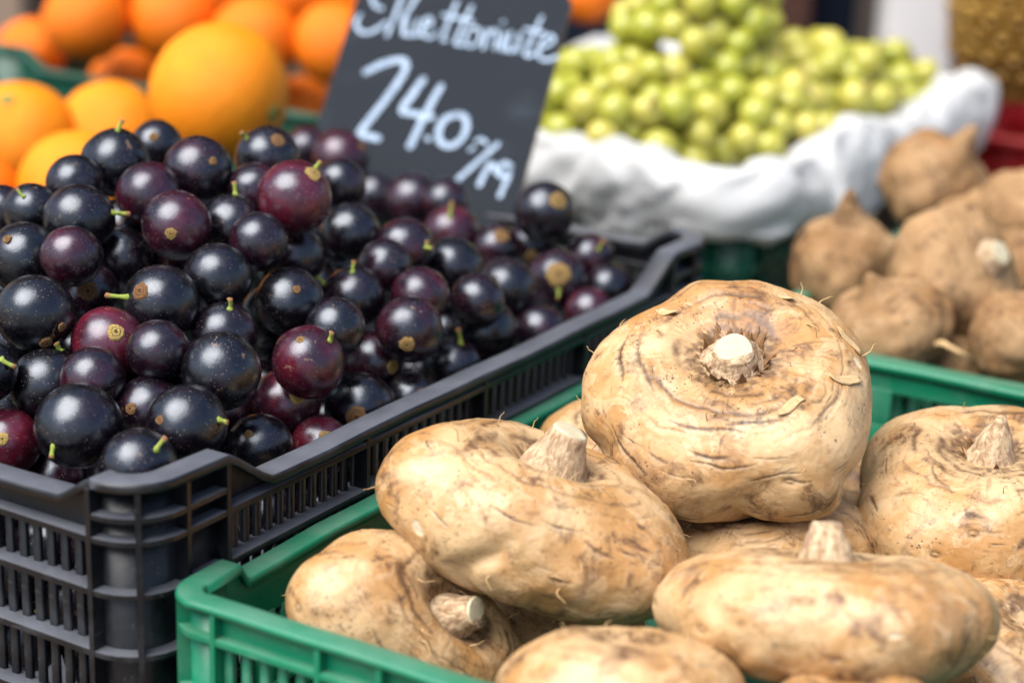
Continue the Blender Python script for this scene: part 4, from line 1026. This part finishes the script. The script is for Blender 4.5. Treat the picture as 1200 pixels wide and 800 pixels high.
brown('brown yam bean with a stubby top knob, highest in the crate behind', 1095, 217, 1.42, 68, seed=101, dimple=-.10, neck=.42, w=34, cz=.76)
brown('small brown yam bean with dark dimples under the highest one', 1128, 256, 1.40, 52, seed=103, dimple=.1, cz=.7)
brown('brown yam bean at the right edge beside the highest one', 1205, 246, 1.36, 58, seed=105, dimple=.05)
brown('brown yam bean with a spiky pointed top, leftmost in the crate behind', 990, 312, 1.30, 66, seed=107, dimple=-.08, neck=.50, w=4, cz=.88, clefts=((250, .3, .06, .5),))
brown('brown yam bean showing a round white cut, middle of the crate behind', 1118, 324, 1.215, 84, seed=109, dimple=.05, cz=.74, theta=55, w=62, stalk=(.011, .0078, .0075, (0, 0), None))
brown('light brown yam bean with a small point on top, just above the green rim', 1040, 385, 1.18, 75, seed=111, dimple=-.04, neck=.34, w=-18, cz=.70)
brown('brown yam bean at the right edge just above the green rim', 1196, 396, 1.17, 60, seed=113, dimple=.03, cz=.95, theta=75)
brown('dim brown yam bean low at the right edge under the one with the white cut', 1190, 318, 1.30, 60, seed=115, dimple=.03, cz=.8)
brown('dark brown yam bean sunk between the two above the green rim', 1120, 420, 1.22, 66, seed=117, dimple=.03, cz=.8)
rt = tube_mesh('root_tail', [at(1066, 412, 1.165), at(1086, 404, 1.16), at(1105, 402, 1.15), at(1122, 412, 1.145), at(1142, 421, 1.15)], (.0012, .0016, .0018, .0015, .0007), M_FIBRE, 8)
rt2 = link('root_tail', rt); tag(rt2, 'thin pale root tail lying across the gap above the green rim', 'root')

# ------------------------------------------------------------------ oranges
def orange_mesh(seed, mat):
    me = unit_sphere('orange', mat, 48, 30, 200 + seed, .02, .965)
    return me
OR_ME = [orange_mesh(k, M_ORANGE) for k in range(2)] + [orange_mesh(k + 2, M_ORANGE2) for k in range(2)]
def navel_mesh():
    v = []; nu = 12
    for (r, z) in ((.13, .992), (.11, 1.012), (.075, 1.016), (.05, .998), (.02, 1.004)):
        for i in range(nu): a = 2 * math.pi * i / nu; q = 1 + .15 * math.cos(5 * a); v.append((r * q * math.cos(a), r * q * math.sin(a), z))
    f = grid_faces(nu, 5, True); f.append(tuple(4 * nu + i for i in range(nu)))
    return mesh('stalk_scar', v, f, M_NAVEL)
NAV = navel_mesh()
def orange(label, group, u, v, d, rpx, kind=0, mark=None):
    c = at(u, v, d); R = rpx * d / 2400
    o = link('orange', OR_ME[kind]); o.location = V(c); o.scale = (R, R, R); tag(o, label, 'orange', group)
    rg = random.Random(int(u * 7 + v)); Q = Quaternion((rg.gauss(0, 1), rg.gauss(0, 1), rg.gauss(0, 1), rg.gauss(0, 1))).normalized()
    if mark: Q = sphere_dir(c, R, *mark).to_track_quat('Z', 'Y')
    o.rotation_mode = 'QUATERNION'; o.rotation_quaternion = Q
    n = link('stalk_scar', NAV, o)
    if not mark: n.matrix_local = Matrix.Rotation(rg.uniform(1.5, 2.5), 4, 'X')
O1 = 'oranges in the near dark green crate'; O2 = 'oranges in the farthest dark green crate'
orange('largest orange, green stalk scar at its lower right, just left of the board', O1, 256, 109, 1.36, 82, 1, (321, 134))
orange('pale orange showing only its top between the largest orange and the left one', O1, 128, 160, 1.45, 66, 0)
orange('orange at the left picture edge, small scar on top, before the dark green wall', O1, 22, 166, 1.42, 70, 1, (8, 116))
orange('yellow orange resting low behind the black grapes at left', O1, 92, 222, 1.32, 70, 0)
orange('sliver of deep orange fruit low at the left edge behind the grapes', O1, -25, 232, 1.32, 52, 2)
for (lab, u, v, d, r, k) in (
    ('leftmost big deep orange fruit above the step in the dark green rim', 101, 24, 1.72, 50, 3),
    ('deep orange fruit in the back row above the largest orange, second from left', 203, 22, 1.74, 53, 2),
    ('deep orange fruit in the back row right above the largest orange, third from left', 298, 48, 1.72, 53, 3),
    ('deep orange fruit in the back row cut by the left edge of the price board', 392, 52, 1.72, 50, 2),
    ('small patch of orange fruit just above the rim under the two left ones', 151, 102, 1.80, 47, 3),
    ('small patch of orange fruit above the rim, between the largest orange and the board', 352, 134, 1.79, 45, 3),
    ('deep orange fruit low at far left, behind the green rim corner', 36, 62, 1.82, 42, 3),
    ('deep orange fruit at the top edge between the second and third of the back row', 253, -14, 1.80, 50, 2),
    ('deep orange fruit at the top edge above the third of the back row', 345, -12, 1.80, 52, 3),
    ('deep orange fruit at the top edge next to the price board', 425, -18, 1.80, 52, 3),
    ('deep orange fruit at the top edge between the first and second of the back row', 152, -32, 1.80, 50, 3)):
    orange(lab, O2, u, v, d, r, k)
orange('far orange showing as a speck between the price board corner and the grapes', O2, 689, -8, 1.92, 36, 2)

# ------------------------------------------------------------------ green grapes in a white liner
GG_ME = [unit_sphere('grape', M_GG, 26, 16, 300 + k, .02, sq) for k, sq in enumerate((1.0, 1.08, 1.14))]
BUNCH = [  # centre in the stall frame (x, y, z above the rim of the black crate), half sizes, label
 ((-.228, .775, -.014), (.085, .072, .050), 190, 'bunch of green grapes at the front of the white liner, lowest and brightest'),
 ((-.212, .868, .030), (.058, .075, .075), 170, 'bunch of green grapes heaped highest, reaching the top edge of the picture'),
 ((-.310, .795, -.020), (.060, .070, .040), 110, 'bunch of green grapes just right of the price board'),
 ((-.150, .845, -.020), (.055, .065, .045), 110, 'bunch of green grapes in the dip between the high heap and the right heap'),
 ((-.158, .960, -.018), (.065, .075, .050), 130, 'bunch of green grapes in the right heap with brownish stalks'),
 ((-.128, 1.050, -.024), (.040, .055, .042), 80, 'bunch of green grapes at the far right end of the liner'),
]
placed = []
rg = random.Random(77)
for bi, (c, hs, n, lab) in enumerate(BUNCH):
    cw = FB @ Vector((c[0], c[1], Z_RIM + c[2]))
    root = empty('grape_bunch', Matrix.Translation(cw)); tag(root, lab, 'grapes', 'bunches of green grapes in the white liner')
    cnt = 0; tries = 0
    mine = []
    while cnt < n and tries < 9000:
        tries += 1
        d = Vector((rg.gauss(0, 1), rg.gauss(0, 1), rg.gauss(0, 1))).normalized()
        if d.z < -.35: continue
        k = rg.choice((1.0, 1.0, .96, .80)) 
        p = Vector((d.x * hs[0], d.y * hs[1], d.z * hs[2])) * k
        q = FB.to_3x3() @ p; wpos = cw + q; R = rg.uniform(.0105, .0143)
        if any((wpos - a).length < (R + b) * .84 for a, b in placed): continue
        placed.append((wpos, R)); mine.append(q); cnt += 1
        o = link('grape', GG_ME[rg.randrange(3)], root); o.location = q; o.scale = (R, R, R)
        o.rotation_euler = (rg.uniform(0, 6), rg.uniform(0, 6), rg.uniform(0, 6)); o['tint'] = max(0.0, min(1.0, rg.gauss(.35, .28)))
    for i in range(4):
        a = mine[rg.randrange(len(mine))]; b = mine[rg.randrange(len(mine))]
        if a.z > 0:
            link('stalk', tube_mesh('stalk', [tuple(b * .3), tuple(a * .7), tuple(a * 1.10), tuple(a * 1.25 + Vector((0, 0, .008)))], (.003, .0026, .0022, .0018), M_STALK, 8), root)
# liner: one folded sheet over the rim of the lattice crate
def liner():
    x0, x1, y0, y1 = -.405, -.077, .695, 1.145; rc = .035
    P = []
    seg = 80
    sides = (((x0 + rc, y0), (x1 - rc, y0), (0, -1)), ((x1, y0 + rc), (x1, y1 - rc), (1, 0)), ((x1 - rc, y1), (x0 + rc, y1), (0, 1)), ((x0, y1 - rc), (x0, y0 + rc), (-1, 0)))
    cs = ((x1 - rc, y0 + rc), (x1 - rc, y1 - rc), (x0 + rc, y1 - rc), (x0 + rc, y0 + rc))
    for k, (a, b, o) in enumerate(sides):
        for i in range(seg): t = i / seg; P.append((a[0] + (b[0] - a[0]) * t, a[1] + (b[1] - a[1]) * t, *o))
        a0 = math.atan2(o[1], o[0])
        for i in range(12): a_ = a0 + math.pi / 2 * i / 12; P.append((cs[k][0] + rc * math.cos(a_), cs[k][1] + rc * math.sin(a_), math.cos(a_), math.sin(a_)))
    n = len(P)
    # (outward, height) from the hanging hem outside, over the rim, to the inside
    prof = [(.008, -.050), (.012, -.047), (.017, -.043), (.020, -.037), (.023, -.026), (.022, -.014), (.018, -.003), (.011, .005), (.002, .009), (-.008, .008), (-.018, .002), (-.030, -.010), (-.045, -.025), (-.062, -.038), (-.085, -.050), (-.12, -.058)]
    _t = np.linspace(0, len(prof) - 1, 40); prof = [(float(np.interp(t, range(len(prof)), [p[0] for p in prof])), float(np.interp(t, range(len(prof)), [p[1] for p in prof]))) for t in _t]
    zr = HB - .030 + .012; v = []
    s_ = 0; prev = None
    for i, (x, y, ox, oy) in enumerate(P):
        if prev: s_ += math.hypot(x - prev[0], y - prev[1])
        prev = (x, y)
        ang = 2 * math.pi * i / n
        for j0, (q, h) in enumerate(prof):
            j = j0 * 15 / 39
            f1 = float(fbm(np.array([[math.cos(ang) * 3.2, math.sin(ang) * 3.2, j * .34]]), 5, 3)[0])
            f2 = float(fbm(np.array([[math.cos(ang) * 8 + j * .16, math.sin(ang) * 8, j * .42]]), 8, 2)[0])
            f3 = float(fbm(np.array([[math.cos(ang) * 6, math.sin(ang) * 6, 3.3]]), 12, 2)[0])
            rid = 1 - abs(float(fbm(np.array([[math.cos(ang) * 7 + j * .22, math.sin(ang) * 7, j * .30]]), 31, 2)[0])) * 1.8
            hem = 1 - min(1, j / 6)
            qq = q + .0055 * f1 + .0022 * f2 + .0036 * rid
            hh = h + .010 * f3 * (1 if j > 2 else .4) - hem * .018 * f3 + .002 * f2
            v.append((x + ox * qq, y + oy * qq, zr + hh))
    m = len(prof)
    f = [(i * m + j, i * m + j + 1, ((i + 1) % n) * m + j + 1, ((i + 1) % n) * m + j) for i in range(n) for j in range(m - 1)]
    f.append(tuple(i * m + m - 1 for i in range(n)))
    me = mesh('paper_liner', v, f, M_LINER)
    bm = bmesh.new(); bm.from_mesh(me); bmesh.ops.triangulate(bm, faces=[q for q in bm.faces if len(q.verts) > 4]); bmesh.ops.recalc_face_normals(bm, faces=bm.faces[:]); bm.to_mesh(me); bm.free()
    me = thicken(me, .0006)
    me.polygons.foreach_set('use_smooth', np.ones(len(me.polygons), bool))
    o = link('paper_liner', me); o.matrix_world = FB
    tag(o, 'crumpled white liner draped over the rim of the lattice crate, full of green grapes', 'liner')
liner()

# ------------------------------------------------------------------ red crate with a pineapple, and what stands behind the stall
crate(FB, -.19, 1.185, .36, .40, .125, M_RED, 'dark red plastic crate at the right edge, standing behind the white liner', None, drop=(0,) * 4, cl=(.04, .04), c1=(.05,) * 4, c2=(.06,) * 4,
      fins=(.05, .1), bars=(.05, .1), band=(.05,) * 4, pitch=.02, slat_w=.008, w=.012, lip=.010)
def pineapple(M, label):
    root = empty('pineapple', M); tag(root, label, 'pineapple')
    H_, Rm = .20, .066
    prof = [(0, .0), (.035, .004), (.052, .022), (.062, .05), (.066, .09), (.064, .13), (.054, .17), (.036, .195), (0, .20)]
    nu = 30; v = []
    for r, z in prof:
        for i in range(nu): a = 2 * math.pi * i / nu; v.append((max(r, .0005) * .96 * math.cos(a), max(r, .0005) * .96 * math.sin(a), z))
    link('body', mesh('body', v, grid_faces(nu, len(prof), True), M_PINE_GAP), root)
    ev = [(0, 0, .0075)]; k = 6
    for (r, z) in ((.006, .0065), (.0105, .002), (.0115, -.004)):
        for i in range(k): a = math.pi / k + 2 * math.pi * i / k; ev.append((r * math.cos(a) * 1.05, r * math.sin(a), z))
    ef = [(0, 1 + i, 1 + (i + 1) % k) for i in range(k)] + grid_faces(k, 3, True, 1)
    eye = mesh('scale', ev, ef, M_PINE)
    spine = mesh('spine', [(-.002, -.001, .006), (.002, -.001, .006), (0, .001, .0055), (0, .005, .0105)], [(0, 1, 3), (1, 2, 3), (2, 0, 3), (0, 2, 1)], M_SPINE, False)
    n = 17
    for j in range(10):
        z = .016 + j * .0182
        r = np.interp(z, [p[1] for p in prof[:-1]], [p[0] for p in prof[:-1]]); rz = np.interp(z + .01, [p[1] for p in prof[:-1]], [p[0] for p in prof[:-1]])
        sl = math.atan2(rz - r, .01)
        for i in range(n):
            a = 2 * math.pi * (i + .5 * (j % 2)) / n
            Mx = Matrix.Rotation(a, 4, 'Z') @ Matrix.Translation((r * .97, 0, z)) @ Matrix.Rotation(math.pi / 2 - sl * -1 * -1, 4, 'Y') @ Matrix.Rotation(math.pi / 2, 4, 'Z') @ Matrix.Scale(max(.45, r / .066), 4)
            e = link('scale', eye, root, Mx); link('spine', spine, e)
    for i in range(14):
        a = i * 2.4; L = .05 + .05 * (i / 14); tl = .95 - i * .06
        d = np.array([math.cos(a) * math.sin(tl), math.sin(a) * math.sin(tl), math.cos(tl)]); sd = np.array([-math.sin(a), math.cos(a), 0]); v = []
        for q in range(6):
            t = q / 5; c_ = np.array([0, 0, .192]) + d * (.012 + L * t) + np.array([0, 0, -.02 * t * t]); w_ = .009 * (1 - t) ** .8
            nn = np.cross(sd, d)
            v += [c_ - sd * w_ + nn * .002, c_, c_ + sd * w_ + nn * .002]
        lf = thicken(mesh('leaf', v, grid_faces(3, 6), M_LEAF), .0012)
        link('leaf', lf, root)
_p = FB.inverted() @ V(at(1186, 118, 1.97)); PX, PY = _p.x, _p.y
pineapple(Matrix.Translation(on_frame(FB, PX, PY, .1255)), 'golden brown pineapple standing on the dark red crate at the right edge')
def block(name, x0, x1, y0, y1, z0, z1, mat, label, cat, rz=0.0):
    cx, cy = (x0 + x1) / 2, (y0 + y1) / 2
    me = bevel_box(name, (x0 - cx, x1 - cx, y0 - cy, y1 - cy, 0, z1 - z0), mat, .006)
    o = link(name, me); o.matrix_world = Matrix.Translation((cx, cy, z0)) @ Matrix.Rotation(rz, 4, 'Z'); return tag(o, label, cat)
block('post', .395, .468, 2.22, 2.30, -.78, 1.5, M_WHITE, 'white painted post behind the liner, left of the pineapple', 'post')
block('hanging_cloth', .02, .40, 2.46, 2.49, -.78, .9, M_NAVY, 'dark navy cloth hung behind the green grapes', 'cloth')
block('board', .12, .335, 2.385, 2.40, -.78, .5, M_BROWNCLOTH, 'dark red brown board behind the top of the green grapes', 'board')
block('hanging_cloth', -.9, .0, 2.60, 2.64, -.78, .9, M_BLUEGREY, 'blue grey cloth hung behind the oranges', 'cloth')
block('wall_post', -.95, -.592, 2.42, 2.52, -.78, 1.2, M_BEIGE, 'beige pillar behind the far left corner of the orange crate', 'pillar')
block('back_wall', -3.5, 3.5, 4.2, 4.4, -.78, 2.2, M_BEIGE, 'beige house wall far behind the stall', 'wall')
